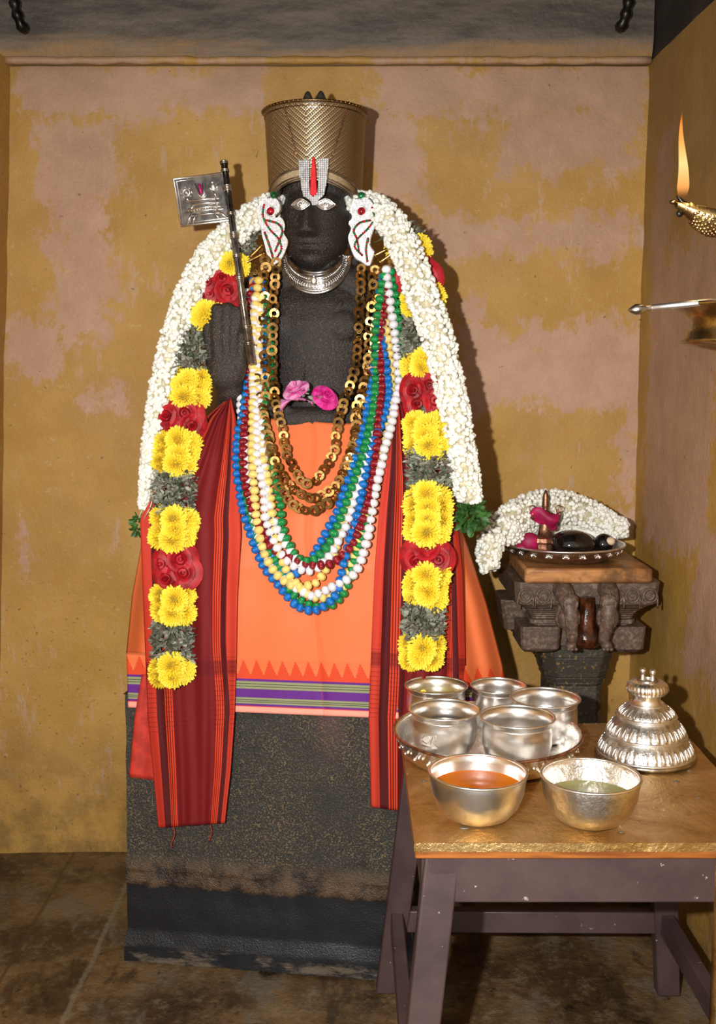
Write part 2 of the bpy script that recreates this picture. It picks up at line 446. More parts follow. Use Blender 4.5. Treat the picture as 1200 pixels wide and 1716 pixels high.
M['leaf_dry'] = simple('dusty grey green leaf', lin('9b9c8a'), lin('6f7464'), 50, .6)
M['leaf_dark'] = simple('dusty stem', lin('6a5c50'), lin('47503c'), 50, .7)
M['leaf'] = simple('fresh green leaf', lin('3f6b2c'), lin('26491d'), 40, .5)
def satin(name, c1, c2):
    t = NT(name)
    tc = t.pos('Object'); X = t.xyz(tc)
    a = t.math('ARCTAN2', X[1], X[0]); w = t.math('SINE', t.math('MULTIPLY', a, 22)); n = t.noise(300, 2, .5)
    f = t.math('ADD', t.math('MULTIPLY', w, .25), t.math('MULTIPLY', t.noise(90, 3, .6), .9))
    t.set(t.mix(t.ramp(f, .2, .8), c1, c2), .32, .0, Specular_IOR_Level=.5)
    t.bump(w, .35, .0012); return t.mat
M['bead_blue'] = satin('blue satin thread', (.004, .20, .62), (.002, .08, .34))
M['bead_white'] = satin('white satin thread', lin('f0eef0'), lin('cfcbd2'))
M['bead_yellow'] = satin('cream yellow satin thread', lin('f6df8c'), lin('dcb64c'))
M['bead_red'] = satin('crimson satin thread', lin('98101f'), lin('5c0814'))
M['bead_green'] = satin('green satin thread', (.008, .30, .07), (.004, .13, .03))

def uvx(t):
    nd = t.n('ShaderNodeUVMap'); nd.uv_map = 'uv'; s = t.n('ShaderNodeSeparateXYZ'); t.l(nd.outputs[0], s.inputs[0])
    return s.outputs[0], s.outputs[1], nd.outputs[0]
def band(t, v, lo, hi, soft=.0008):
    return t.math('MULTIPLY', t.ramp(v, lo - soft, lo + soft), t.ramp(v, hi + soft, hi - soft))
def dhoti_mat():
    t = NT('orange silk with temple border'); u, v, uvv = uvx(t)      # v: 0 waist .. 1 hem
    weave = t.noise(220, 3, .6, vec=uvv, stretch=(.25, 3, 1)); big = t.noise(3, 4, .6, vec=uvv)
    org = t.mix(weave, lin('e27a48'), lin('da6a3a'))
    red = t.mix(weave, lin('d84c2a'), lin('cc4020'))
    c = org
    uu = t.math('MULTIPLY', u, 29.0); fr = t.math('ABSOLUTE', t.math('SUBTRACT', t.math('FRACT', uu), .5))     # 0..0.5
    # stepped spikes: red from below, orange darts hanging down
    st = t.math('DIVIDE', t.math('FLOOR', t.math('MULTIPLY', fr, 12)), 6.0)                                    # 0..1
    edge = t.math('ADD', .812, t.math('MULTIPLY', t.math('SUBTRACT', 1.0, st), .055))
    edge = t.math('SUBTRACT', edge, 0.0)
    c = t.mix(t.ramp(t.math('SUBTRACT', v, edge), -.002, .002), c, red)
    zig = t.math('SINE', t.math('MULTIPLY', t.math('ADD', v, t.math('MULTIPLY', fr, .02)), 900))
    c = t.mix(t.math('MULTIPLY', band(t, v, .815, .85), t.math('MULTIPLY', t.ramp(zig, .3, .7), .35)), c, red)
    pur = t.mix(weave, lin('6a2a8c'), lin('552074'))
    def sub(c, lo, hi, col): return t.mix(band(t, v, lo, hi), c, col)
    c = sub(c, .884, .977, pur)
    for a, e in ((.892, .918), (.948, .969)): c = sub(c, a, e, lin('8d9268'))
    for a in (.900, .9085, .955, .961): c = sub(c, a, a + .002, lin('2c2236'))
    c = sub(c, .979, 1.01, lin('f5a08c'))
    c = t.mix(band(t, v, .9765, .979), c, lin('d23828'))
    cr = t.math('ABSOLUTE', t.math('SUBTRACT', u, .512))
    c = t.mix(t.math('MULTIPLY', t.ramp(cr, .004, .0), .25), c, lin('c43c1a'))
    t.set(c, .55, 0, Specular_IOR_Level=.25); t.bump(weave, .12, .002); return t.mat
M['dhoti'] = dhoti_mat()
def shawl_mat(name, bands):
    t = NT(name); u, v, uvv = uvx(t); u = t.math('MULTIPLY', u, t.math('SUBTRACT', 1.0, t.math('MULTIPLY', t.ramp(v, .55, .75), .07))) if name.endswith('shawl') else u
    weave = t.noise(160, 3, .6, vec=uvv, stretch=(2, 1, 1))
    c = t.mix(weave, lin('7c181b'), lin('681216'))
    for lo, hi, col in bands:
        c = t.mix(band(t, u, lo, hi, .003), c, lin(col))
    hz = band(t, v, .60, .78, .01)
    ln = t.ramp(t.math('SINE', t.math('MULTIPLY', v, 560)), .8, .95)
    c = t.mix(t.math('MULTIPLY', t.math('MULTIPLY', hz, ln), .5), c, lin('5a1016'))
    c = t.mix(t.math('MULTIPLY', band(t, v, .615, .65, .004), .55), c, lin('5a1016'))
    t.set(c, .7, 0, Specular_IOR_Level=.25); t.bump(weave, .15, .002); return t.mat
RED = 'bd3626'; DK = '4e0f12'; OR = 'd8441f'
def lines(a, b, n=4, col=OR):
    w = (b - a) / (2 * n - 1); return [(a + 2 * i * w, a + (2 * i + 1) * w, col) for i in range(n)]
M['shawl_left'] = shawl_mat('maroon cotton shawl', [(0, .10, RED), (.10, .24, DK)] + lines(.19, .27) + lines(.74, .82) + [(.82, .88, DK), (.88, 1.0, 'bf3a28')])
M['shawl_right'] = shawl_mat('maroon cotton shawl right', [(0, .10, 'bf3a28'), (.10, .20, DK)] + lines(.20, .30) + [(.30, .36, DK)] + lines(.80, .86) + [(.86, .92, DK), (.92, 1.0, RED)])
M['red_cloth'] = simple('red cotton', lin('c23424'), lin('a82a1e'), 30, .7)
def crown_mat():
    t = NT('gilded filigree'); u, v, uvv = uvx(t)         # u around 0..1 (front .5), v 0 bottom .. 1 top
    du = t.math('ABSOLUTE', t.math('SUBTRACT', u, .5))
    w = t.math('ADD', t.math('MULTIPLY', v, 14), t.math('MULTIPLY', du, -34))
    ridge = t.ramp(t.math('SINE', t.math('MULTIPLY', w, 6.283)), .75, .95)
    dots = t.math('MULTIPLY', t.ramp(t.math('SINE', t.math('MULTIPLY', t.math('ADD', t.math('MULTIPLY', v, 14), t.math('MULTIPLY', du, -34)), 12.566)), -.6, .5),
                  t.ramp(t.math('SINE', t.math('MULTIPLY', t.math('ADD', t.math('MULTIPLY', v, 20), t.math('MULTIPLY', du, 60)), 7.0)), -.5, .5))
    h = t.math('MULTIPLY', t.math('MAXIMUM', dots, ridge), band(t, v, .16, .97, .01))
    lowp = band(t, v, .02, .13, .01)
    h = t.math('ADD', h, t.math('MULTIPLY', lowp, t.noise(60, 3, .6, vec=uvv, stretch=(3, 1, 1))))
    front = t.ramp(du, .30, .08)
    hi = t.mix(front, (.40, .23, .08), (.95, .74, .44))  # central highlight put into the gold: brighter in front, darker at the sides
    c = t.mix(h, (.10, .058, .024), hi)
    t.set(c, .33, t.math('MULTIPLY', h, .9)); t.bump(h, .8, .004); return t.mat
M['crown'] = crown_mat()
M['crown_edge'] = simple('dark gilt rim', (.24, .16, .08), (.16, .10, .05), 50, .35, 1)
M['gem'] = simple('clear rhinestone', lin('ffffff'), lin('c8c8d0'), 200, .15, 0, lo=.4, hi=.6)
M['red_gem'] = simple('red stone', lin('b80c1c'), lin('6a0410'), 90, .12, 0)
M['green_gem'] = simple('green stone', lin('0a7a3c'), lin('04401c'), 90, .12, 0)
M['red_enamel'] = simple('red enamel', lin('e01c22'), lin('c8141c'), 30, .25)
M['pink_enamel'] = simple('pink enamel', lin('c01870'), None, 30, .25)
M['black_stone'] = simple('polished black stone', lin('0c0a09'), lin('1c1714'), 12, .08, 0, Coat_Weight=.5)
M['white_spot'] = simple('cream paste', lin('d8c0a0'), lin('a07a60'), 40, .5)
M['copper'] = simple('copper brown bronze', (.50, .24, .14), (.22, .11, .07), 60, .35, .9, bump=.4, bscale=90)
M['magenta_cloth'] = simple('magenta cloth', lin('b00c50'), lin('8a0a3c'), 30, .6)
M['iron'] = simple('black iron', lin('15130f'), lin('2a2620'), 20, .35, .7)
M['honey'] = simple('amber oil', lin('e07c06'), lin('c06002'), 4, .12, 0, Specular_IOR_Level=.25)
M['milkwater'] = simple('cloudy green water', lin('a8a36c'), lin('8a8656'), 4, .12, 0)
M['water'] = simple('clear water over silver', (.36, .34, .31), (.28, .26, .24), 8, .06, .75)
M['water_yellow'] = simple('water with petals', lin('b8a860'), lin('8c8468'), 12, .08, .3)
M['bluestem'] = M['leaf']

# ------------------------------------------------------------------ setting
def struct(name, mb, m, **k):
    o = mb.build(name, m, **k); o['kind'] = 'structure'; return o
b = MB(); b.grid(lambda u, v: Vector((lerp(-1.6, 1.4, u), lerp(.4, 3.4, v), .006 * noise.noise(Vector((u * 9, v * 9, 0))) - .006)), 90, 90)
struct('floor', b, M['floor'])
WD = 3.26
def relief(x, z, s=1.0): return (noise.noise(Vector((x * 3, z * 3, 1.0))) * .006 + noise.noise(Vector((x * 12, z * 12, 5.0))) * .0025) * s
b = MB(); b.grid(lambda u, v: Vector((lerp(-1.35, 1.0, u), WD + relief(lerp(-1.35, 1, u), v * 3), v * 2.44 - .02)), 120, 120)
struct('wall_back', b, M['wall_back'], smooth=True)
b = MB(); b.grid(lambda u, v: Vector((lerp(-1.4, .855, u), 3.215 + relief(u * 3, v) + (.02 * (1 - min(1, v * 12))), 2.425 + v * .6)), 90, 40)
b.box((-.27, 3.30, 2.60), (2.25, .13, .35))
struct('trim_1', b, M['beam'])
b = MB(); pts = [Vector((lerp(-1.03, .85, i / 60), 3.225 + .005 * noise.noise(Vector((i * .4, 0, 0))), 2.427 + .004 * noise.noise(Vector((i * .3, 3, 0))))) for i in range(61)]
b.tube(pts, [.011 + .004 * noise.noise(Vector((i * .5, 7, 0))) for i in range(61)], 8)
struct('trim_2', b, M['wall_back'])
def wallx(y): return .855 + (WD - y) * .04
b = MB(); b.grid(lambda u, v: Vector((wallx(lerp(.9, 3.3, u)) + relief(u * 3, v * 3 + 9), lerp(.9, 3.3, u), v * 2.45 - .02)), 90, 90, flip=True)
struct('wall_right', b, M['wall_right'])
b = MB(); b.grid(lambda u, v: Vector((wallx(lerp(.9, 3.3, u)) + .004, lerp(.9, 3.3, u), 2.43 + v * .6)), 10, 10)
struct('trim_3', b, M['soot'])  # dark sheet: the darkness of the gap beside the beam, put into its colour
b = MB(); b.grid(lambda u, v: Vector((lerp(-1.165, -1.02, v) + (u - 1) * .10 + relief(u * 3 + 4, v * 3), lerp(.9, 3.3, u), v * 2.45 - .02)), 60, 60)
struct('wall_left', b, M['wall_left'])
b = MB(); b.box((-.1, 2.1, 3.02), (2.6, 2.6, .04)); struct('ceiling', b, M['soot'])
for px, py, bend, side in ((30, 22, 1, 'left'), (1048, 20, -1, 'right')):
    D = 3.15; c = P(px, py, D); b = MB()
    pts = [c + Vector((-.012 * bend, .06, .075)), c + Vector((-.012 * bend, .01, .07)), c + Vector((-.008 * bend, -.012, .045)), c + Vector((0, -.014, .0)), c + Vector((.006 * bend, -.004, -.028)), c + Vector((.012 * bend, .012, -.042)), c + Vector((.006 * bend, .028, -.030))]
    pts = interp(pts, 24)
    b.tube(pts, [.011 + .006 * sin(i * .9) ** 2 for i in range(24)], 8)
    h = b.build('iron_hook', M['iron'])
    tag(h, 'twisted black iron hook high on the sooty beam at the %s' % side, 'hook', 'iron hooks on the beam')

# ------------------------------------------------------------------ pedestal
root = empty('stone_pedestal', IM @ Vector((0, .15, 0)), 'dark granite pedestal block under the draped statue with a black painted lower band', 'pedestal')
pl = IL(218, 1605, 0).x; pr = pl + .74
def pnoise(p, s): return Vector((noise.noise(p * 14 + Vector((3, 0, 0))), noise.noise(p * 14), noise.noise(p * 14 + Vector((0, 7, 0))))) * s
def block(mb, x0, x1, y0, y1, z0, z1, prof=None, rnd=.003):
    n = 60; m = 44
    def side(fn):
        def g(u, v):
            z = lerp(z0, z1, v); d = prof(z) if prof else 0
            p = fn(u, z, d); return IM @ (p + pnoise(p, rnd + (.006 if .24 < z < .30 else 0)))
        mb.grid(g, n, m)
    side(lambda u, z, d: Vector((lerp(x0 - d, x1 + d, u), y0 - d, z)))
    side(lambda u, z, d: Vector((x1 + d, lerp(y0 - d, y1, u), z)))
    side(lambda u, z, d: Vector((x0 - d, lerp(y1, y0 - d, u), z)))
    side(lambda u, z, d: Vector((lerp(x1 + d, x0 - d, u), y1, z)))
    mb.grid(lambda u, v: IM @ Vector((lerp(x0, x1, u), lerp(y0, y1, v), z1)), 4, 4)
b = MB(); block(b, pl, pr, 0, .44, .235, .712, lambda z: -.012 * max(0, (z - .3)) )
b.build('upper_block', M['pedestal'], root)
b = MB(); block(b, pl, pr, 0, .44, .0, .245, lambda z: polyval([(.045, .012), (.085, .003)], z))
b.build('base_block', M['pedestal'], root)

# ------------------------------------------------------------------ statue body
def capsule(mb, a, c, r0, r1, n=9):
    a = Vector(a); c = Vector(c)
    for i in range(n + 1):
        t = i / n; mb.sph(a.lerp(c, t), lerp(r0, r1, t), nu=14, nv=8)
hc = IL(529, 372, -.285); HX = hc.x; HZ = IL(529, 372, -.17).z; HY = .285
ts = MB()
# head: dense sphere shaped into a face
def G(x, s): return math.exp(-(x / s) ** 2)
def headpt(u, v):
    a = 2 * pi * u; t = pi * v
    d = Vector((sin(t) * sin(a), -sin(t) * cos(a), cos(t)))
    rx = .094 if d.z > 0 else .094 - .024 * (-d.z) ** 2.2
    p = Vector((d.x * rx, d.y * .112, d.z * (.128 if d.z > 0 else .121)))
    if d.y < 0:
        x, z = p.x, p.z; f = (-d.y) ** .6
        dy = 0
        nz = G(x, .016 + .009 * G(z + .022, .014)) * (1 / (1 + math.exp((z - .042) / .006))) * (1 / (1 + math.exp(-(z + .030) / .003)))
        dy += nz * (.014 + .028 * max(0, min(1, (.045 - z) / .07)))             # nose
        for s in (-1, 1):
            dy += .007 * G(x - s * .018, .008) * G(z + .025, .008) * 1.3               # nostrils
            dy -= .009 * G(x - s * .034, .020) * G(z - .028, .014)               # sockets
            dy += .006 * G(x - s * .036, .026) * G(z - .048, .007)               # brows
            dy += .005 * G(x - s * .045, .022) * G(z + .022, .024)               # cheeks
            dy += .0055 * G(x - s * .034, .019) * G(z - .029, .009)              # eyeballs
        dy += .012 * G(x, .022) * G(z + .048, .0055) + .013 * G(x, .018) * G(z + .063, .0065)   # lips
        dy -= .009 * G(x, .026) * G(z + .0555, .003)
        dy -= .006 * G(x, .03) * G(z + .078, .006)
        dy += .010 * G(x, .024) * G(z + .098, .015)                              # chin
        p.y -= dy * f
    return Vector((HX, HY, HZ)) + p
ts.grid(lambda u, v: headpt(u, v), 110, 110)
for s in (-1, 1):                                                                # ears with long lobes
    ex = HX + s * .098
    ts.sph((ex, HY + .005, HZ + .01), (.012, .028, .042)); capsule(ts, (ex, HY, HZ - .02), (ex + s * .006, HY - .005, HZ - .10), .011, .014)
# stone crown core (peeks over the gilt crown)
ctop = 2.215
ts.lathe([(.10, HZ + .08), (.105, HZ + .12), (.108, 2.12), (.10, 2.185), (.06, 2.20), (.0, 2.205)], (HX, HY + .02, 0), 28)
for s in (-.016, .018):
    ts.lathe([(.020, 2.16), (.018, 2.205), (.008, 2.232), (.0, 2.24)], (HX + s, HY - .015, 0), 12)
# neck, chest, waist
ts.lathe([(.062, HZ - .20), (.056, HZ - .15), (.055, HZ - .10), (.055, HZ - .04)], (HX, HY + .012, 0), 24)
CZ = HZ - .28
TX = IL(528, 580, -.26).x
tors = [(1.25, .20, .13, .0), (1.36, .155, .108, 0), (1.43, .138, .098, 0), (1.50, .136, .095, 0), (1.58, .150, .100, -.004), (1.65, .165, .102, -.008), (1.70, .172, .092, .0), (1.745, .150, .072, .01), (1.78, .07, .05, .02)]
def torso(u, v):
    z = lerp(1.25, 1.78, v); a = 2 * pi * u
    rx = polyval([(q[0], q[1]) for q in tors], z); ry = polyval([(q[0], q[2]) for q in tors], z); oy = polyval([(q[0], q[3]) for q in tors], z)
    return Vector((TX + rx * cos(a), .285 + oy + ry * sin(a), z))
ts.grid(torso, 64, 60)
ts.add([torso(i / 64, 0) for i in range(64)], [tuple(range(64))]); ts.add([torso(i / 64, 1) for i in range(64)], [tuple(range(64))])
for s in (-1, 1):
    ts.sph((TX + s * .066, .215, 1.64), (.060, .036, .05)); ts.sph((TX + s * .074, .186, 1.628), (.009, .008, .009), nu=10, nv=6)
    capsule(ts, (TX + s * .06, .27, 1.765), (TX + s * .205, .28, 1.705), .045, .058)       # shoulders
    ts.tube([(TX + s * .03 - .02, .182, 1.66), (TX + .03, .186, 1.6), (TX + .06, .195, 1.5)] if s == 9 else [(TX, .3, 1.5), (TX, .3, 1.51)], .01, 6)
capsule(ts, (TX - .07, .300, 1.725), (TX + .07, .300, 1.725), .05, .05)
capsule(ts, (TX + .08, .198, 1.70), (TX - .0, .183, 1.60), .004, .004, 30)                   # sacred thread
capsule(ts, (TX - .0, .183, 1.60), (TX - .012, .187, 1.50), .004, .004, 20)
# photo-left arm: shoulder -> elbow -> raised closed hand
hA = IL(376, 578, -.085)
elb = Vector((TX - .215, .19, 1.40)); sh = Vector((TX - .205, .28, 1.70))
capsule(ts, sh, elb, .054, .040, 12)
wr = IL(386, 652, -.11); capsule(ts, elb, wr, .038, .036, 8)
hw = hA
ts.sph((hw.x, hw.y + .010, hw.z - .005), (.056, .040, .100), nu=22, nv=16)
ts.sph((hw.x + .002, hw.y + .004, hw.z - .055), (.052, .038, .062), nu=18, nv=12)
for k, (dx, top, r) in enumerate(((-.037, .086, .017), (-.013, .096, .018), (.012, .098, .018), (.036, .090, .017))):   # four fingers folded, knuckles up
    a = (hw.x + dx, hw.y - .014 + abs(dx) * .25, hw.z + top - .012); c = (hw.x + dx * .92, hw.y - .024 + abs(dx) * .3, hw.z + .02)
    capsule(ts, a, c, r, r, 8); capsule(ts, c, (hw.x + dx * .85, hw.y - .018 + abs(dx) * .3, hw.z - .035), r, r * .9, 6)
capsule(ts, (hw.x + .042, hw.y - .005, hw.z - .05), (hw.x + .05, hw.y - .022, hw.z + .02), .016, .013, 8)                       # thumb along the staff
capsule(ts, wr, (hw.x + .004, hw.y + .01, hw.z - .07), .036, .036, 6)
# photo-right arm down to the lap, forearm and hand laid across the waist
sh2 = Vector((TX + .205, .28, 1.70)); el2 = Vector((TX + .20, .20, 1.42))
capsule(ts, sh2, el2, .054, .042, 12)
capsule(ts, el2, (TX + .06, .125, 1.405), .040, .033, 12); capsule(ts, (TX + .06, .125, 1.405), (TX - .05, .115, 1.405), .034, .034, 8)
for k in range(4): capsule(ts, (TX - .05, .105 + k * .012, 1.425 - k * .016), (TX - .125, .11 + k * .01, 1.420 - k * .014), .0125, .010, 8)
capsule(ts, (TX - .04, .10, 1.43), (TX - .085, .085, 1.435), .012, .009, 5)
# seated lap and knees, covered by the cloth
ts.sph((TX, .26, 1.12), (.27, .17, .20)); 
for s in (-1, 1): capsule(ts, (TX + s * .10, .25, 1.2), (TX + s * .20, .14, .97), .09, .10, 6)
ts.box((TX, .26, .845), (.56, .30, .27), bev=.03)
tsb = MB(); tsb.v = [IM @ p for p in ts.v]; tsb.f = ts.f; tsb.m = ts.m; tsb.uv = ts.uv
statue = tsb.build('stone_statue', M['idol'])
rm = statue.modifiers.new('remesh', 'REMESH'); rm.mode = 'VOXEL'; rm.voxel_size = .0036; rm.use_smooth_shade = True
sm = statue.modifiers.new('smooth', 'SMOOTH'); sm.factor = .5; sm.iterations = 3
tag(statue, 'black granite deity statue with silver eyes, dressed in garlands and orange cloth', 'statue')
def eye(px, py, flip):
    off = -.168; b = MB(); c = IL(px, py, off)
    W2, H2 = .0255, .0140; n = 28
    def ring(k, d):
        out = []
        for i in range(n):
            a = 2 * pi * i / n; x = cos(a); z = sin(a) * (1 - abs(cos(a)) ** 2.2 * .75)
            q = c + Vector((x * W2 * k, 0, z * H2 * k)); q.y += -d + .25 * abs(x * W2 * k) * (1.2 if x * flip < 0 else .2)
            out.append(IM @ q)
        return out
    rs = [ring(1.0, -.012), ring(1.0, .004), ring(.94, .0062), ring(.84, .0062), ring(.80, .0035), ring(.5, .0050), ring(.05, .0058)]
    v = [p for r_ in rs for p in r_]; f = []
    for j in range(len(rs) - 1):
        for i in range(n): f.append((j * n + i, j * n + (i + 1) % n, (j + 1) * n + (i + 1) % n, (j + 1) * n + i))
    f.append(tuple((len(rs) - 1) * n + i for i in range(n))); b.add(v, f)
    o = b.build('silver_eye', M['silver_dull'], statue)
    b3 = MB()
    for k_, d_ in ((.95, .0068), (.72, .0062), (.50, .0062)): b3.tube(ring(k_, d_), .0011, 5, closed=True)
    b3.build('eye_outline', M['silver'], o); tag(o, 'silver eye plate')
    b2 = MB(); b2.torus(IM @ (c + Vector((0, -.0055, 0))), .0068, .0016, rot=(IM.to_3x3() @ Euler((R(90), 0, 0)).to_matrix()), nu=20, nv=6)
    b2.sph(IM @ (c + Vector((0, -.006, 0))), (.0035, .0035, .0035), nu=10, nv=6)
    b2.build('pupil', M['silver_old'], o)
eye(504, 343, 1); eye(546, 343, -1)

# ------------------------------------------------------------------ crown
cx, cy = HX, HY + .0
root = empty('crown', IM @ Vector((cx, cy, 1.95)), 'tall gilded filigree crown on the statue head, dark gold with bright chevrons', 'crown')
A0, A1 = R(-205), R(25)       # open at the back
def crown_pt(u, v):
    a = lerp(A0, A1, u); ff = max(0, -sin(a))                       # 1 at front
    zb = lerp(1.935, 2.000, ff ** 1.1); zt = 2.185
    z = lerp(zb, zt, v); r = lerp(.117, .129, v) + (.004 * max(0, (v - .93) / .07))
    return IM @ Vector((cx + r * cos(a), cy + r * 1.0 * sin(a), z))
b = MB(); b.grid(crown_pt, 110, 30)
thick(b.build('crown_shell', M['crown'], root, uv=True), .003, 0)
def crown_line(v, dr=.0, n=60):
    out = []
    for i in range(n):
        p = IMI @ crown_pt(i / (n - 1), v); d = Vector((p.x - cx, p.y - cy, 0)).normalized()
        out.append(IM @ (p + d * dr))
    return out
b = MB(); b.tube(crown_line(1.0, .001), .0035, 8); b.tube(crown_line(.94, .001), .002, 6); b.build('upper_rim', M['crown_edge'], root)
for i in range(0, 1): pass
b = MB(); b.tube(crown_line(0.0, .001), .0035, 8); b.tube(crown_line(.04, .002), .0022, 6); b.tube(crown_line(.15, .002), .0022, 6); b.build('lower_rim', M['silver_dull'], root)
b = MB()
for i in range(44):
    p = IMI @ crown_pt(.02 + .96 * i / 43, 1.0); d = Vector((p.x - cx, p.y - cy, 0)).normalized()
    b.sph(IM @ (p + d * .003), .0026, nu=6, nv=4)
b.build('rim_beading', M['gold'], root)
for pa in (((475, 172), (497, 262), -.145), ((585, 170), (557, 262), -.145)):
    (x0, y0), (x1, y1), off = pa; pts = []
    for k in range(12):
        t = k / 11; px = lerp(x0, x1, t); py = lerp(y0, y1, t)
        best = None                                      # lay the wire on the shell
        o = IMI @ Vector((0, 0, CAMH)); d = IMI.to_3x3() @ ray(px, py)
        rr = .131; A = d.x ** 2 + d.y ** 2; Bq = 2 * ((o.x - cx) * d.x + (o.y - cy) * d.y); Cq = (o.x - cx) ** 2 + (o.y - cy) ** 2 - rr * rr
        disc = Bq * Bq - 4 * A * Cq
        if disc <= 0: continue
        s = (-Bq - sqrt(disc)) / (2 * A); pts.append(IM @ (o + d * s))
    b = MB(); b.tube(pts, .0016, 6); b.build('tie_wire', M['copper'], root)

# ------------------------------------------------------------------ forehead mark plate
def iplate(pts, off, th, bend=0.0, cxp=528):
    fr = []; bk = []
    for (x, y) in pts:
        o2 = off - bend * ((x - cxp) / 60.0) ** 2
        fr.append(IP(x, y, o2)); bk.append(IP(x, y, o2) + (IM.to_3x3() @ Vector((0, th, 0))))
    return fr, bk
root = empty('forehead_ornament', IP(525, 338, -.148), 'U shaped rhinestone forehead mark with a red centre over the crown front', 'ornament')
OF = -.143
outer = [(499, 268), (517, 267), (518, 310), (520, 322), (525, 328), (530, 322), (533, 310), (534, 266), (551, 265), (548, 300), (543, 326), (534, 334), (530, 343), (524, 344), (521, 336), (508, 328), (503, 300)]
left = [(499, 268), (517, 267), (518, 310), (520, 326), (508, 328), (503, 300)]
right = [(534, 266), (551, 265), (548, 300), (543, 326), (531, 326), (533, 310)]
base = [(508, 328), (520, 326), (525, 330), (531, 326), (543, 326), (534, 334), (530, 343), (524, 344), (520, 336)]
b = MB()
for q in (left, right, base): b.slab(*iplate(q, OF, .006))
b.build('mark_plate', M['rod'], root, smooth=False)
b = MB()
def inpoly(x, y, q):
    c = False; n = len(q)
    for i in range(n):
        x0, y0 = q[i]; x1, y1 = q[(i + 1) % n]
        if (y0 > y) != (y1 > y) and x < (x1 - x0) * (y - y0) / (y1 - y0) + x0: c = not c
    return c
y = 267
while y < 343:
    x = 499
    while x < 553:
        if inpoly(x, y, left) or inpoly(x, y, right) or inpoly(x, y, base): b.sph(IP(x, y, OF + .0015), (.0021, .0021, .0021), nu=6, nv=4)
        x += 3.6
    y += 3.6
b.build('rhinestone_rows', M['gem'], root)
b = MB(); b.slab(*iplate([(523, 263), (527, 262), (529, 285), (531, 322), (528, 328), (522, 328), (519, 322), (521, 285)], OF + .001, .006)); 
bevel(b.build('red_centre', M['red_enamel'], root, smooth=False), .0015)
# ------------------------------------------------------------------ ear ornaments
def cc(u, v): return (270 + u * .3417, 130 + v * .3417)
earL = [cc(*p) for p in ((520, 590), (555, 588), (580, 612), (582, 650), (562, 672), (560, 690), (590, 690), (606, 725), (600, 765), (620, 800), (612, 840), (590, 885), (552, 918), (546, 890), (522, 862), (512, 820), (498, 770), (494, 730), (480, 690), (480, 640), (495, 605))]
earR = [cc(*p) for p in ((950, 598), (985, 590), (1015, 590), (1040, 618), (1060, 670), (1052, 720), (1030, 775), (1022, 820), (1045, 858), (1035, 890), (1020, 925), (985, 905), (952, 882), (932, 835), (920, 785), (935, 742), (922, 715), (940, 690), (932, 645))]
def ear(q, mir, side):
    off = -.150; c0 = IP(q[0][0], q[0][1], off)
    r = empty('ear_ornament', c0, 'white rhinestone paisley ear ornament with a red stone, at the %s of the face' % side, 'ear ornament', 'ear ornaments of the statue')
    b = MB(); f, k = iplate(q, off, .007, 0); b.slab(f, k); b.tube(interp([tuple(p) for p in f + [f[0]]], 70), .0022, 5); b.build('paisley_plate', M['silver'], r, smooth=False)
    cxm = sum(p[0] for p in q) / len(q)
    # curves of coloured stones
    if mir < 0: cur = [[cc(*p) for p in ((505, 625), (500, 680), (530, 740), (575, 790), (590, 840), (570, 880))], [cc(*p) for p in ((508, 760), (530, 820), (545, 870), (552, 900))], [cc(*p) for p in ((515, 700), (570, 715), (595, 750), (580, 800), (560, 850))]]; gc = cc(537, 655)
    else: cur = [[cc(*p) for p in ((1035, 640), (1045, 690), (1015, 740), (965, 790), (950, 830), (985, 870))], [cc(*p) for p in ((1015, 790), (1005, 840), (1012, 900))], [cc(*p) for p in ((1030, 700), (975, 712), (945, 750), (960, 790), (970, 850))]]; gc = cc(983, 655)
    rp = []; 
    for cu in cur:
        for k, p in enumerate(interp([(x, y) for x, y in cu], 26)): rp.append((p[0], p[1], k))
    b = MB(); y = min(p[1] for p in q)
    while y < max(p[1] for p in q):
        x = min(p[0] for p in q)
        while x < max(p[0] for p in q):
            if inpoly(x, y, q) and min((x - a) ** 2 + (y - c) ** 2 for a, c, _ in rp) > 3.5: b.sph(IP(x, y, off + .0015), .0024, nu=6, nv=4)
            x += 3.2
        y += 3.0
    b.build('rhinestone_field', M['gem'], r)
    for col, par in (('red_gem', 0), ('green_gem', 1)):
        b = MB()
        for i, (x, y, k) in enumerate(rp):
            if (k // 2) % 2 == par: b.sph(IP(x, y, off + .0032), .0034, nu=6, nv=4)
        b.build('coloured_stone_row', M[col], r)
    b = MB(); b.sph(IP(gc[0], gc[1], off + .004), (.0095, .006, .0095)); o = b.build('red_stone', M['red_gem'], r); tag(o, 'large round red stone')
    b = MB(); b.torus(IP(gc[0], gc[1], off + .003), .0115, .002, rot=(IM.to_3x3() @ Euler((R(90), 0, 0)).to_matrix())); b.build('stone_setting', M['silver'], r)
    tx, ty = q[1]; b = MB(); b.sph(IP(tx - 1, ty - 4, off), (.009, .006, .009), nu=10, nv=6); b.build('green_stone', M['green_gem'], r)
    b = MB(); b.tube([IP(tx, ty + 2, off), IP(tx - mir * 12, ty - 12, -.20)], .003, 6); b.build('hook_wire', M['silver_dull'], r)
ear(earL, -1, 'left'); ear(earR, 1, 'right')

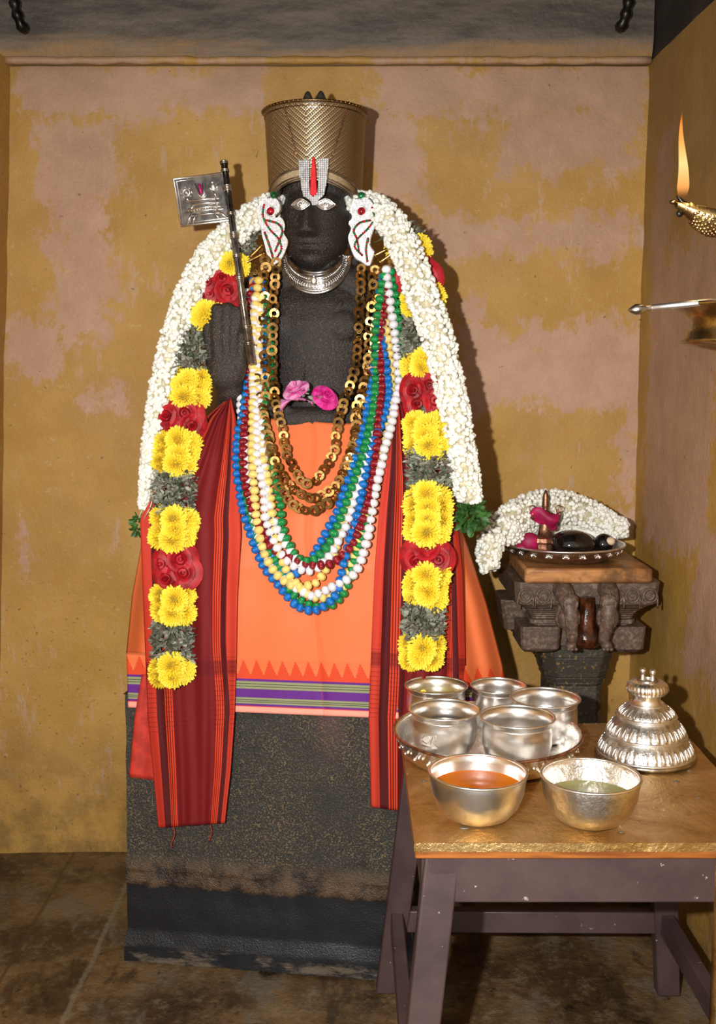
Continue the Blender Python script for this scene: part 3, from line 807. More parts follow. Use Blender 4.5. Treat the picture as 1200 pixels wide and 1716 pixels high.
# ------------------------------------------------------------------ silver collar
root = empty('collar_necklace', IP(528, 490, -.165), 'broad silver crescent collar around the stone neck of the statue', 'necklace')
def arc(rx, ry, lift=0.0, n=60, a0=-3, a1=183, cyy=430):
    out = []
    for i in range(n):
        a = R(lerp(a0, a1, i / (n - 1))); x = 528 + rx * cos(a); yy = cyy + ry * sin(a)
        off = -.165 - .085 * (abs(cos(a)) ** 3) + lift + .012 * max(0, 1 - ry / 60)
        out.append(IP(x, yy, off))
    return out
b = MB(); i0 = arc(40, 24, .0); i1 = arc(49, 43, .003); n = len(i0)
b.tube(arc(42, 27, .004), .0045, 8); b.tube(arc(44, 31, .003), .004, 8)
b.grid(lambda u, v: arc(lerp(40, 58, v), lerp(24, 61, v), .0)[min(59, int(u * 59))], 59, 6); thick(b.build('collar_plate', M['rod'], root), .004)
b = MB()
for p in interp(arc(47, 38, .004), 46): b.sph(p, .0030, nu=8, nv=5)
b.build('bead_row', M['silver'], root)
b = MB()
for rx, ry in ((50, 43), (56.5, 57), (58.5, 61)): b.tube(arc(rx, ry, .004), .0022 if ry < 60 else .0035, 6)
a1_ = interp(arc(51, 45, .004), 44); a2_ = interp(arc(56, 56, .004), 44)
for i in range(43):
    b.tube([a1_[i], a2_[i + 1]], .0013, 4); b.tube([a2_[i], a1_[i + 1]], .0013, 4)
b.build('filigree_band', M['silver_old'], root)
b = MB(); b.sph(IP(526, 470, -.152), (.008, .004, .011)); b.sph(IP(526, 463, -.150), .004); b.build('centre_boss', M['silver'], root)
b = MB()
for s in (-1, 1): b.tube([IP(528 + s * 56, 436, -.235), IP(528 + s * 62, 428, -.25)], .004, 6)
b.build('tie_thread', M['edge_wood'], root)

# ------------------------------------------------------------------ staff with flag
sa = IP(375, 270, -.13); sbm = IP(421, 610, -.030)
root = empty('silver_staff', sbm, 'bundled silver staff held in the raised stone hand, square flag plate near its top', 'staff')
dr = (sbm - sa).normalized(); q = dr.to_track_quat('Z', 'Y')
for k in range(3):
    a = k * 2 * pi / 3; off = q @ Vector((cos(a) * .0042, sin(a) * .0042, 0)); b = MB(); b.tube([sa + off, sa.lerp(sbm, .5) + off, sbm + off], .0048, 10)
    b.build('rod', M['rod'], root)
L = (sbm - sa).length
for t in (.004, .045, .125, .14, .26, .36, .375, .47, .58, .70, .82, .9):
    b = MB(); b.torus(sa.lerp(sbm, t), .0085, .0022, rot=q.to_matrix(), nu=18, nv=6); b.torus(sa.lerp(sbm, t + .008), .0085, .0022, rot=q.to_matrix(), nu=18, nv=6)
    b.build('binding_ring', M['silver_dull'], root)
flag = [(289, 299), (374, 288), (390, 370), (303, 381)]
def fp(u, v, o=0):
    x = lerp(lerp(flag[0][0], flag[1][0], u), lerp(flag[3][0], flag[2][0], u), v); y = lerp(lerp(flag[0][1], flag[1][1], u), lerp(flag[3][1], flag[2][1], u), v)
    return IP(x, y, lerp(-.125, -.108, v) + o)
b = MB(); b.slab([fp(0, 0), fp(1, 0), fp(1, 1), fp(0, 1)], [fp(0, 0, -.006), fp(1, 0, -.006), fp(1, 1, -.006), fp(0, 1, -.006)])
fo = b.build('flag_plate', M['rod'], root, smooth=False); tag(fo, 'square embossed silver flag plate')
b = MB(); b.tube([fp(.02, .02, .001), fp(.98, .02, .001), fp(.98, .98, .001), fp(.02, .98, .001)], .003, 6, closed=True)
b.tube([fp(.07, .07, .001), fp(.93, .07, .001), fp(.93, .93, .001), fp(.07, .93, .001)], .0012, 6, closed=True); b.build('flag_rim', M['silver'], fo)
b = MB()
def ft(pp, r=.0018, o=.0015): b.tube([fp(u, v, o) for u, v in pp], r, 6)
ft([(.18, .50), (.82, .50)], .0022); ft([(.26, .58), (.80, .58)], .003); ft([(.14, .72), (.86, .72)], .0022); ft([(.20, .66), (.80, .66)], .0025)
ft([(.26, .52), (.30, .62), (.20, .70)], .002); ft([(.76, .52), (.74, .62), (.84, .70)], .002)
ft([(.26, .74), (.14, .93)], .003); ft([(.34, .76), (.24, .94)], .002); ft([(.74, .74), (.90, .92)], .003); ft([(.66, .76), (.76, .93)], .002)
ft([(.20, .80), (.82, .80)], .0015)
for u in [.2 + .6 * k / 11 for k in range(12)]: b.sph(fp(u, .69, .002), .0018, nu=6, nv=4)
ft([(.43, .16), (.45, .40), (.50, .46), (.56, .40), (.57, .16)], .0035, .002)                   # the U mark
b.build('relief_throne', M['silver'], fo)
b = MB(); ft([(.50, .18), (.50, .38)], .003, .003); o = b.build('pink_mark', M['pink_enamel'], fo)
b = MB(); b.torus(fp(.22, .32, .002), .0085, .0018, rot=(IM.to_3x3() @ Euler((R(90), 0, 0)).to_matrix()), nu=18, nv=6); b.sph(fp(.22, .32, .002), .004)
for k in range(8):
    a = k * pi / 4; b.sph(fp(.22 + .10 * cos(a), .32 + .11 * sin(a), .002), .0022, nu=6, nv=4)
ft([(.22, .42), (.22, .48)], .003)
b.build('relief_disc', M['silver'], fo)
b = MB(); b.sph(fp(.75, .28, .002), (.006, .003, .010)); b.sph(fp(.75, .18, .002), .0035); ft([(.75, .36), (.77, .47)], .0025); ft([(.66, .24), (.72, .34)], .0018); ft([(.86, .22), (.80, .34)], .0018); b.build('relief_shell', M['silver'], fo)

# ------------------------------------------------------------------ dhoti
Lx = [(690, 345), (740, 330), (830, 275), (900, 240), (1000, 222), (1100, 212), (1200, 215)]
Rx = [(690, 690), (740, 715), (830, 752), (900, 780), (1000, 815), (1100, 842), (1200, 858)]
def dh(u, v):
    y = lerp(706, 1193, v); xl = polyval(Lx, y); xr = polyval(Rx, y); x = lerp(xl, xr, u)
    y2 = y + (x - 396) * .042 * v + 8 * sin((u - .5) * 9) * max(0, 1 - v * 6) * .5 - 20 * abs(u - .5) * 0
    e = abs(u - .5) * 2
    front = polyval([(690, -.10), (760, -.06), (860, -.0), (950, .022), (1200, .026)], y)
    o = front - .17 * max(0, (e - .45) / .55) ** 2.0
    fold = .012 * max(0, (e - .62) / .38) * sin(u * 95 + y * .004) + .0025 * sin(u * 38 + y * .01) * (1 if y > 800 else .3)
    o += fold + .004 * noise.noise(Vector((u * 6, v * 5, 2))) + (-.004 * G(u - .512, .01))
    if y > 1100: o = max(o, .012 if x < 700 else -1)
    return IP(x, y2, o)
b = MB(); b.grid(dh, 200, 130)
dho = b.build('temple_dhoti', M['dhoti'], uv=True); thick(dho, .002)
tag(dho, 'orange silk cloth wrapped round the statue with a purple and green striped hem', 'cloth')
# ------------------------------------------------------------------ shawls
def ribbon(Ls, Rs, y0, y1, offf, mat, name, parent, nu=60, nv=120, slant=0):
    def g(u, v):
        y = lerp(y0, y1, v); x = lerp(polyval(Ls, y), polyval(Rs, y), u)
        return IP(x, y + slant * u * v, offf(u, v, y))
    b = MB(); b.grid(g, nu, nv); return thick(b.build(name, mat, parent, uv=True), .002)
root = empty('maroon_shawl', IP(320, 1385, .03), 'maroon shawl with red striped borders hanging down on the left side of the statue', 'cloth', 'maroon shawls')
ribbon([(668, 383), (700, 345), (760, 305), (820, 262), (870, 235), (950, 238), (1100, 244), (1200, 248), (1390, 266)], [(668, 387), (700, 395), (800, 402), (900, 404), (1000, 398), (1100, 396), (1200, 393), (1300, 386), (1390, 376)],
       668, 1387, lambda u, v, y: polyval([(668, -.09), (760, -.02), (900, .048), (1390, .044)], y) - .05 * max(0, .25 - u) * (1 if y < 1050 else .4) + .006 * sin(u * 14 + y * .004) + .004 * sin(u * 33 - y * .006) + .003 * noise.noise(Vector((u * 5, v * 9, 0))), M['shawl_left'], 'shawl_front', root, slant=-8)
ribbon([(1130, 238), (1200, 226), (1305, 216)], [(1130, 262), (1200, 262), (1305, 262)], 1130, 1302, lambda u, v, y: .016 + .003 * sin(u * 9), M['red_cloth'], 'shawl_under_fold', root, 16, 20, slant=6)
for (x, y, n_) in ((290, 1385, 5), (352, 1382, 4)):
    b = MB(); pts = [IP(x + 3 * sin(k * 1.3), y + k * 9, .030 - k * .001) for k in range(n_)]; b.tube(interp([tuple(p) for p in pts], 14), .0012, 5); b.build('loose_thread', M['red_cloth'], root)
root = empty('maroon_shawl', IP(660, 1350, .03), 'maroon shawl hanging down on the right side of the statue, behind the brass topped table', 'cloth', 'maroon shawls')
ribbon([(670, 655), (700, 656), (760, 648), (850, 636), (950, 628), (1100, 622), (1200, 618), (1350, 622)], [(670, 690), (720, 710), (800, 750), (850, 765), (950, 776), (1130, 782), (1350, 770)],
       675, 1352, lambda u, v, y: polyval([(675, -.09), (760, -.02), (900, .038), (1350, .034)], y) - .16 * max(0, u - .55) * (1 if y < 1150 else .9) + .006 * sin(u * 14 - y * .004) + .004 * sin(u * 37 + y * .005), M['shawl_right'], 'shawl_front', root, slant=20)

# ------------------------------------------------------------------ satin bead garlands
def c3(u, v): return (360 + u * .2833, 640 + v * .2833)
def c2(u, v): return (330 + u * .325, 280 + v * .325)
beadm = {}
def bead_proto(colr):
    b = MB(); prof = []
    for j in range(9):
        t = pi * j / 8; prof.append((.0112 * sin(t) ** .8 + .0004, -.0092 * cos(t)))
    b.lathe(prof, (0, 0, 0), 14)
    return b
def body_off(px, py):     # how far in front the beads lie, following chest, lap and cloth
    base = polyval([(430, -.175), (520, -.155), (640, -.135), (700, -.075), (760, -.03), (860, .028), (950, .045), (1050, .048)], py)
    side = abs(px - 525) / 130
    return base - .02 * max(0, side - .6) * (1 if py < 750 else .3)
def strand(name, colr, label, pts, layer, sp=13.6, rscale=1.0):
    n = 400; pp = interp([(x, y) for x, y in pts], n)
    W3 = []
    for i, p in enumerate(pp): W3.append(IP(p[0], p[1], body_off(p[0], p[1]) + .0085 * (layer if not hasattr(layer, '__len__') else lerp(layer[0], layer[1], max(0, min(1, (p[0] - 470) / 90)))) + .012))
    L = plen(W3); step = .0195 * rscale; k = max(4, int(L / step)); W3 = interp([tuple(p) for p in W3[::4]] + [tuple(W3[-1])], k)
    low = min(W3, key=lambda p: p.z)
    r = empty('satin_bead_garland', low, label, 'bead garland', 'satin bead garlands on the chest')
    b = MB(); b.tube(W3, .0018, 6); b.build('cord', M['bead_' + colr], r)
    order = sorted(range(1, k - 1), key=lambda i: W3[i].y - (.3 if W3[i].z < 1.45 else 0)); keep = set(order[:100])
    rest = MB(); src = None; pb = bead_proto(colr)
    for i in range(k):
        d = (W3[min(i + 1, k - 1)] - W3[max(i - 1, 0)]).normalized()
        q = d.to_track_quat('Z', 'Y') @ Quaternion((0, 0, 1), random.random() * 6)
        s = rscale * random.uniform(.94, 1.08)
        jit = Vector((random.uniform(-1, 1), random.uniform(-1, 1), random.uniform(-1, 1))) * .0012
        if i in keep:
            if src is None:
                src = MB().add(pb.v, pb.f).build('bead', M['bead_' + colr], r, loc=W3[i]); 
                src.data.clear_geometry(); src.data.from_pydata([tuple(v) for v in pb.v], [], pb.f); src.data.polygons.foreach_set('use_smooth', [True] * len(pb.f))
                src.data.update()
                src.matrix_basis = Matrix.Translation(W3[i] + jit - Vector(r['_w'])) @ q.to_matrix().to_4x4() @ Matrix.Scale(s, 4)
            else: inst(src, r, W3[i] + jit, q.to_matrix(), s)
        else: rest.add(pb.v, pb.f, 0, Matrix.Translation(W3[i] + jit) @ q.to_matrix().to_4x4() @ Matrix.Scale(s, 4))
    if rest.v: o = rest.build('further_beads', M['bead_' + colr], r); o['kind'] = 'stuff'
def S3(*a): return [c3(*p) for p in a]
def S2(*a): return [c2(*p) for p in a]
TL = [(432, 452)]; TR = [(648, 462)]
strand('s', 'blue', 'blue satin bead garland with the lowest loop, running down the far left edge', [(424, 470)] + S2((290, 850), (275, 1030), (250, 1180), (232, 1290)) + S3((137, 300), (127, 450), (140, 600), (165, 740), (210, 900), (285, 1085), (400, 1235), (480, 1322), (550, 1350), (625, 1340), (720, 1250), (760, 1080), (810, 900), (860, 720), (890, 560), (930, 400), (985, 250)) + S2((985, 1200), (980, 1040), (955, 900), (940, 760), (960, 560)), (.6, 1.1))
strand('s', 'blue', 'inner blue satin bead garland beside the green one on the right slope', [(440, 470), (446, 600), (436, 680)] + S3((300, 400), (320, 650), (335, 900), (350, 1040), (400, 1118), (480, 1130), (550, 1070), (600, 1000), (660, 880), (720, 780), (790, 570), (850, 380), (905, 150)) + S2((905, 1100), (925, 900), (945, 600)), (-.5, 1.2))
strand('s', 'green', 'inner green satin bead garland with the highest loop', [(446, 500)] + S2((365, 830), (385, 950), (388, 1060)) + S3((290, 180), (345, 480), (372, 640), (388, 740), (398, 840), (430, 940), (480, 1030), (540, 1060), (600, 1040), (680, 950), (740, 810), (800, 640), (860, 480), (915, 260), (945, 50)) + S2((920, 1000), (920, 860), (950, 640), (965, 560)), (.4, 1.8))
strand('s', 'white', 'inner white satin bead garland crossing just under the green loop', [(428, 500), (424, 620), (430, 700)] + S3((250, 420), (272, 540), (290, 650), (300, 800), (340, 920), (400, 1030), (500, 1102), (580, 1115), (650, 1060), (720, 960), (790, 810), (840, 650), (880, 500), (930, 330), (960, 120)) + [(640, 600), (642, 500)], (1.3, .5))
strand('s', 'white', 'short white satin bead garland lying against the inner left strands', [(436, 520), (434, 640), (440, 740)] + S3((305, 560), (325, 700), (345, 800), (372, 880), (425, 970), (480, 1045), (560, 1085), (640, 1020), (700, 930), (760, 780), (830, 560), (900, 300)) + [(628, 640), (634, 540)], (.8, -.6))
strand('s', 'red', 'crimson satin bead garland seen left beside the blue and right beside the white', [(424, 480)] + S2((250, 800), (270, 1000), (262, 1180)) + S3((182, 200), (172, 300), (165, 450), (180, 600), (210, 710), (300, 930), (380, 1010), (500, 1060), (600, 1085), (700, 1070), (790, 990), (830, 930), (870, 830), (920, 660), (955, 420), (968, 220), (990, 30)) + S2((950, 1050), (945, 920), (975, 640)), (.9, 1.5))
strand('s', 'yellow', 'cream yellow satin bead garland at the front of the left bundle', [(434, 470)] + S2((285, 880), (290, 1100), (287, 1250)) + S3((222, 250), (222, 420), (230, 600), (245, 800), (290, 1000), (350, 1115), (430, 1190), (500, 1212), (590, 1190), (650, 1120), (710, 1000), (770, 800), (830, 620), (900, 420), (960, 220)) + [(643, 600), (646, 500)], (1.5, -.6))
strand('s', 'yellow', 'second cream yellow satin bead garland whose loop lies just above the low green one', [(438, 500), (432, 620)] + S3((245, 180), (262, 330), (285, 450), (310, 560), (330, 680), (340, 780), (370, 960), (430, 1120), (530, 1245), (640, 1278), (740, 1245), (800, 1110), (850, 950), (900, 780), (960, 560), (1010, 350), (1045, 120)) + S2((1000, 1000), (980, 850), (968, 720), (975, 600)), (.9, -.3))
strand('s', 'white', 'outer white satin bead garland along the far right edge of the bundle', [(414, 490)] + S2((265, 780), (255, 900), (232, 1040), (222, 1150), (222, 1220)) + S3((180, 330), (200, 560), (240, 850), (320, 1060), (430, 1180), (560, 1262), (640, 1240), (720, 1200), (800, 1160), (860, 1070), (900, 940), (930, 780), (955, 620), (1000, 420), (1050, 220), (1085, 30)) + S2((1035, 1050), (1030, 950), (1015, 830), (1000, 730), (985, 600), (975, 530)), (-.2, 1.7))
strand('s', 'green', 'outer green satin bead garland with a loop just above the lowest blue one', [(400, 480), (408, 560), (412, 660)] + S3((150, 400), (175, 650), (230, 900), (350, 1050), (410, 1170), (450, 1240), (500, 1290), (570, 1320), (640, 1330), (720, 1300), (785, 1205), (830, 1050), (880, 860), (950, 600), (1010, 380), (1060, 150)) + S2((1060, 1000), (1045, 860), (1030, 700), (1000, 540)), .1)

# ------------------------------------------------------------------ gold disc necklaces
def disc_strand(label, pts, layer, size=.0138):
    pp = interp([(x, y) for x, y in pts], 200)
    W3 = [IP(p[0], p[1], body_off(p[0], p[1]) + .022 + layer * .007) for p in pp]
    L = plen(W3); k = int(L / (size * 1.30)); W3 = interp([tuple(p) for p in W3[::3]] + [tuple(W3[-1])], k)
    low = min(W3, key=lambda p: p.z)
    r = empty('gold_disc_necklace', low, label, 'necklace', 'gold disc necklaces')
    pb = MB()
    prof = [(.48, -.08), (.96, -.08), (1.0, 0), (.96, .08), (.48, .08), (.48, -.08)]
    pb.lathe([(a * size, z * size) for a, z in prof], (0, 0, 0), 24, cap=False)
    order = sorted(range(k), key=lambda i: W3[i].z); keep = set(order[:100]); src = None; rest = MB(); lk = MB()
    IR = IM.to_3x3()
    for i in range(k):
        d = (W3[min(i + 1, k - 1)] - W3[max(i - 1, 0)]).normalized()
        rot = IR @ (Euler((R(90) + random.uniform(-.6, .6), random.uniform(-.9, .9), 0)).to_matrix())
        pos = W3[i] + Vector((random.uniform(-.003, .003), random.uniform(-.004, .003), 0))
        if i in keep:
            if src is None:
                src = MB().add(pb.v, pb.f).build('gold_disc', M['gold'], r, loc=pos); src.data.clear_geometry(); src.data.from_pydata([tuple(v) for v in pb.v], [], pb.f); src.data.update()
                src.matrix_basis = Matrix.Translation(pos - Vector(r['_w'])) @ rot.to_4x4()
            else: inst(src, r, pos, rot, random.uniform(.85, 1.05))
        else: rest.add(pb.v, pb.f, 0, Matrix.Translation(pos) @ rot.to_4x4())
        if i < k - 1:
            c = (W3[i] + W3[i + 1]) / 2; lk.torus(c, size * .42, .0011, rot=(d.to_track_quat('X', 'Z').to_matrix() @ Euler((random.uniform(0, 3), 0, 0)).to_matrix()), nu=12, nv=5)
    lk.build('link_rings', M['gold_dark'], r)
    if rest.v: o = rest.build('further_discs', M['gold'], r, smooth=False); o['kind'] = 'stuff'
disc_strand('gold disc necklace with the highest of the three loops', [(464, 440), (460, 480), (457, 560), (458, 620), (464, 680)] + S3((385, 230), (415, 370), (450, 490), (510, 580), (565, 600), (630, 540), (690, 450), (715, 340), (735, 230), (760, 120)) + [(590, 640), (600, 580), (603, 500), (606, 450)], 1.2)
disc_strand('gold disc necklace with the middle loop of the three', [(444, 436), (443, 500), (442, 580), (444, 660)] + S3((290, 160), (310, 300), (350, 440), (400, 560), (490, 650), (590, 690), (680, 640), (755, 560), (795, 430), (825, 300), (850, 130)) + [(614, 620), (620, 540), (624, 480), (628, 440)], .7)
disc_strand('gold disc necklace with the lowest of the three loops', [(428, 450), (426, 520), (427, 600), (438, 680)] + S3((300, 250), (330, 400), (365, 560), (440, 710), (550, 762), (640, 735), (720, 650), (780, 540), (820, 400), (860, 200)) + [(626, 600), (634, 520), (640, 470), (646, 440)], .3)
for (x0, y0), (x1, y1), lab in (((412, 440), (444, 424), 'thick twisted gold clasp bar over the shoulder left of the face'), ((420, 430), (440, 410), 'short gold clasp bar above the longer one, left of the face'), ((636, 440), (662, 422), 'thick twisted gold clasp bar over the shoulder right of the face'), ((628, 428), (648, 418), 'short gold clasp bar beside the ear ornament, right of the face')):
    b = MB(); b.tube([IP(lerp(x0, x1, k / 12), lerp(y0, y1, k / 12), -.145) for k in range(13)], [.0035 + .0014 * (k % 2) + (.003 if k in (0, 12) else 0) for k in range(13)], 10)
    o = b.build('gold_clasp', M['gold']); tag(o, lab, 'clasp', 'gold clasps at the shoulders')

# ------------------------------------------------------------------ jasmine
budp = MB()
def mkbud(L=.0080, r=.0066):
    b = MB(); b.lathe([(.0012, -L * .9), (.0016, -L * .3), (r * .75, 0), (r, L * .45), (r * .8, L * .9), (r * .32, L * 1.25), (0, L * 1.35)], (0, 0, 0), 7); return b
BUD = mkbud()
def garland_buds(root, path, rad, dens, name='jasmine_bud', flat=None):
    """path: world points, rad per point"""
    core = MB(); core.tube(path, [r * .72 for r in rad], 10); core.build('garland_core', M['jasmine_core'], root)
    items = []; n = len(path)
    L = plen(path); cnt = int(dens * L)
    for c in range(cnt):
        t = random.random() * (n - 1.001); i = int(t); fr = t - i
        p = path[i].lerp(path[i + 1], fr); r = lerp(rad[i], rad[i + 1], fr); d = (path[i + 1] - path[i]).normalized()
        u = d.orthogonal().normalized(); w = d.cross(u); a = random.random() * 2 * pi
        o = u * cos(a) + w * sin(a)
        dirn = (o + d * random.uniform(-.8, .8) + Vector((random.uniform(-.4, .4), random.uniform(-.4, .4), random.uniform(-.4, .4)))).normalized()
        items.append((p + o * r * random.uniform(.72, .90), dirn, random.uniform(.85, 1.2)))
    items.sort(key=lambda q: (q[0] - cam.location).length)
    src = None; rest = MB()
    for k, (p, d, s) in enumerate(items):
        q = d.to_track_quat('Z', 'Y').to_matrix()
        if k % max(1, len(items) // 210) == 0 and k < len(items) * .5 and k // max(1, len(items) // 210) < 100:
            if src is None:
                src = MB().add(BUD.v, BUD.f).build(name, M['jasmine'], root, loc=p)
                src.data.clear_geometry(); src.data.from_pydata([tuple(v) for v in BUD.v], [], BUD.f); src.data.polygons.foreach_set('use_smooth', [True] * len(BUD.f)); src.data.update()
                src.matrix_basis = Matrix.Translation(p - Vector(root['_w'])) @ q.to_4x4()
            else: inst(src, root, p, q, s)
        else: rest.add(BUD.v, BUD.f, 0, Matrix.Translation(p) @ q.to_4x4() @ Matrix.Scale(s, 4))
    o = rest.build('further_jasmine_buds', M['jasmine'], root); o['kind'] = 'stuff'
def leafmesh(mb, p, d, L, w, mi=0, up=None):
    d = Vector(d).normalized(); s = d.orthogonal().normalized(); s = Quaternion(d, random.random() * 6) @ s; nn = d.cross(s)
    v = [p, p + d * L * .35 + s * w + nn * L * .08, p + d * L * .75 + s * w * .7 + nn * L * .1, p + d * L, p + d * L * .75 - s * w * .7 + nn * L * .1, p + d * L * .35 - s * w + nn * L * .08, p + d * L * .5 - nn * L * .03]
    mb.add(v, [(0, 1, 6), (1, 2, 6), (2, 3, 6), (3, 4, 6), (4, 5, 6), (5, 0, 6)], mi)
def leafball(c, r, n, L, w, mats, name, parent, stretch=(1, 1, 1)):
    b = MB()
    for k in range(n):
        d = Vector((random.gauss(0, 1), random.gauss(0, 1), random.gauss(0, 1))).normalized()
        p = c + Vector((d.x * stretch[0], d.y * stretch[1], d.z * stretch[2])) * r * random.uniform(.35, .9)
        d2 = (d + Vector((random.gauss(0, .5), random.gauss(0, .5), random.gauss(0, .5)))).normalized()
        leafmesh(b, p, d2, L * random.uniform(.6, 1.2), w * random.uniform(.7, 1.2), 0 if random.random() < .72 else 1)
    return b.build(name, mats, parent)
jp = [(240, 850, -.02, .004), (243, 820, -.025, .011), (249, 785, -.03, .017), (256, 735, -.05, .021), (263, 690, -.06, .023), (272, 640, -.075, .027), (285, 585, -.09, .028), (305, 520, -.11, .031), (332, 460, -.13, .033), (368, 412, -.15, .034), (405, 378, -.18, .034), (440, 352, -.22, .032), (480, 340, -.34, .03),
      (528, 345, -.42, .03), (585, 340, -.34, .03), (628, 350, -.22, .034), (660, 380, -.16, .036), (685, 430, -.13, .037), (706, 490, -.11, .038), (728, 550, -.09, .038), (745, 610, -.07, .036), (758, 670, -.055, .034), (768, 725, -.045, .034), (777, 780, -.035, .033), (784, 825, -.03, .031), (787, 842, -.03, .024)]
path = []; rads = []
J = interp([(x, y, o * 1000, r * 1000) for x, y, o, r in jp], 90)
path = [IP(p[0], p[1], p[2] / 1000 + .02) for p in J]; rads = [p[3] / 1000 for p in J]
root = empty('jasmine_garland', IP(787, 860, -.02), 'long white jasmine bud garland over both shoulders of the statue, leafy green at its ends', 'flower garland')
garland_buds(root, path, rads, 2300)
leafball(IP(789, 863, -.012), .036, 150, .026, .009, [M['leaf'], M['leaf']], 'leaf_tassel', root, (1, .7, 1.1))
leafball(IP(231, 880, -.03), .016, 40, .018, .006, [M['leaf'], M['leaf']], 'leaf_tassel', root, (.8, .7, 2.0))
b = MB(); b.tube([IP(262, 815, .035), IP(252, 850, .03), IP(240, 872, .02)], .0015, 5); b.tube([path[0], IP(233, 868, -.01)], .002, 5); b.build('garland_string', M['jasmine_core'], root)

# ------------------------------------------------------------------ mixed flower garland
def mum(R0=.034, n=260):
    b = MB(); b.sph((0, 0, 0), R0 * .62, mi=1, nu=10, nv=7)
    g = pi * (3 - sqrt(5))
    for i in range(n):
        z = 1 - 1.75 * (i + .5) / n; a = i * g + random.uniform(-.1, .1); rr = sqrt(max(0, 1 - z * z)); d = Vector((rr * cos(a), rr * sin(a), z))
        s = d.cross(Vector((0, 0, 1))); s = s.normalized() if s.length > .01 else Vector((1, 0, 0)); t = s.cross(d)
        ln = R0 * random.uniform(.9, 1.08); w = R0 * .10
        up = t * (-.35 if z < .6 else .1)
        p0 = d * R0 * .5; p1 = d * ln * .82 + up * R0 * .1; p2 = d * ln + up * R0 * .55 * (1 - z) * .5
        q = -t * w * .6
        b.add([p0 - s * w * .6, p0 + s * w * .6, p1 + s * w, p1 - s * w, p2 + s * w * .55, p2 - s * w * .55, (p1 + p0) / 2 + d * w * .0 + t * w, p1 + t * w * .8, p2 + d * w * .5],
              [(0, 1, 2, 7), (0, 7, 3), (3, 7, 8, 5), (7, 2, 4, 8)])
    return b
def rose(R0=.026, mi=0):
    b = MB()
    def pet(a, tilt, rad, h, wid, z0):
        Mx = Matrix.Rotation(a, 4, 'Z')
        def g(u, v):
            th = (u - .5) * wid; r = rad * (.35 + .65 * sin(v * pi * .55)) + tilt * v ** 3 * R0 * .5
            zz = z0 + h * v * (1 - .25 * abs(u - .5) * 2 * v) - tilt * .35 * R0 * v ** 3 + .04 * R0 * sin(u * 9)
            return Mx @ Vector((r * cos(th), r * sin(th), zz))
        b.grid(g, 8, 6, mi)
    for k in range(5): pet(k * 2 * pi / 5 + random.uniform(-.2, .2), 1.3, R0 * .86, R0 * .55, 2.1, -R0 * .35)
    for k in range(4): pet(k * 2 * pi / 4 + random.uniform(-.3, .3), .7, R0 * .58, R0 * .80, 2.2, -R0 * .25)
    for k in range(3): pet(k * 2 * pi / 3 + random.uniform(-.3, .3), .2, R0 * .34, R0 * .95, 2.8, -R0 * .2)
    for k in range(2): pet(k * pi + random.uniform(-.3, .3), .0, R0 * .16, R0 * 1.0, 3.4, -R0 * .15)
    b.sph((0, 0, -R0 * .15), (R0 * .5, R0 * .5, R0 * .3), mi=mi, nu=10, nv=6)
    return b
def proto_mesh(mb, name, mats):
    me = bpy.data.meshes.new(name); me.from_pydata([tuple(v) for v in mb.v], [], mb.f)
    for m in mats: me.materials.append(m)
    me.polygons.foreach_set('material_index', mb.m); me.polygons.foreach_set('use_smooth', [True] * len(mb.f)); me.update(); return me
MUMS = [proto_mesh(mum(), 'chrysanthemum', [M['yellow'], M['yellow_core']]) for _ in range(3)]
ROSES = [proto_mesh(rose(), 'red_rose', [M['rose']]) for _ in range(2)]
def put(name, me, root, p, d, s=1.0):
    o = bpy.data.objects.new(name, me); COL.objects.link(o); o.parent = root
    q = Vector(d).to_track_quat('Z', 'Y') @ Quaternion((0, 0, 1), random.random() * 6)
    o.matrix_basis = Matrix.Translation(Vector(p) - Vector(root['_w'])) @ q.to_matrix().to_4x4() @ Matrix.Scale(s, 4)
    return o
root = empty('mixed_flower_garland', IP(289, 1148, .06), 'thick garland of yellow chrysanthemums, red roses and grey leaves down both sides of statue', 'flower garland')
# left: (kind, y0, y1)
secL = [('l', 368, 428), ('y', 425, 462), ('r', 455, 508), ('y', 505, 552), ('l', 548, 622), ('y', 616, 685), ('r', 678, 732), ('y', 722, 798), ('l', 790, 862), ('y', 852, 920), ('r', 918, 986), ('y', 980, 1046), ('l', 1040, 1102), ('y', 1098, 1148)]
secR = [('l', 372, 405), ('y', 398, 445), ('r', 440, 482), ('y', 480, 535), ('l', 532, 600), ('y', 588, 640), ('r', 628, 696), ('y', 694, 765), ('l', 752, 818), ('y', 812, 910), ('r', 908, 955), ('y', 948, 1018), ('l', 1008, 1072), ('y', 1064, 1120)]
cL = [(368, 425), (430, 392), (480, 366), (540, 335), (600, 322), (650, 312), (700, 302), (760, 296), (850, 292), (950, 292), (1050, 290), (1150, 289)]
cR = [(370, 655), (410, 682), (460, 698), (520, 712), (570, 702), (640, 712), (700, 712), (760, 716), (880, 717), (960, 716), (1040, 710), (1120, 705)]
wL = [(368, 18), (430, 26), (520, 32), (650, 38), (800, 37), (1150, 36)]
wR = [(370, 40), (420, 38), (500, 34), (620, 34), (760, 37), (1120, 34)]
offt = [(368, -.19), (450, -.15), (550, -.10), (650, -.07), (760, -.01), (880, .055), (1150, .062)]
offR = [(368, -.23), (450, -.185), (550, -.14), (650, -.08), (760, -.01), (880, .05), (1150, .058)]
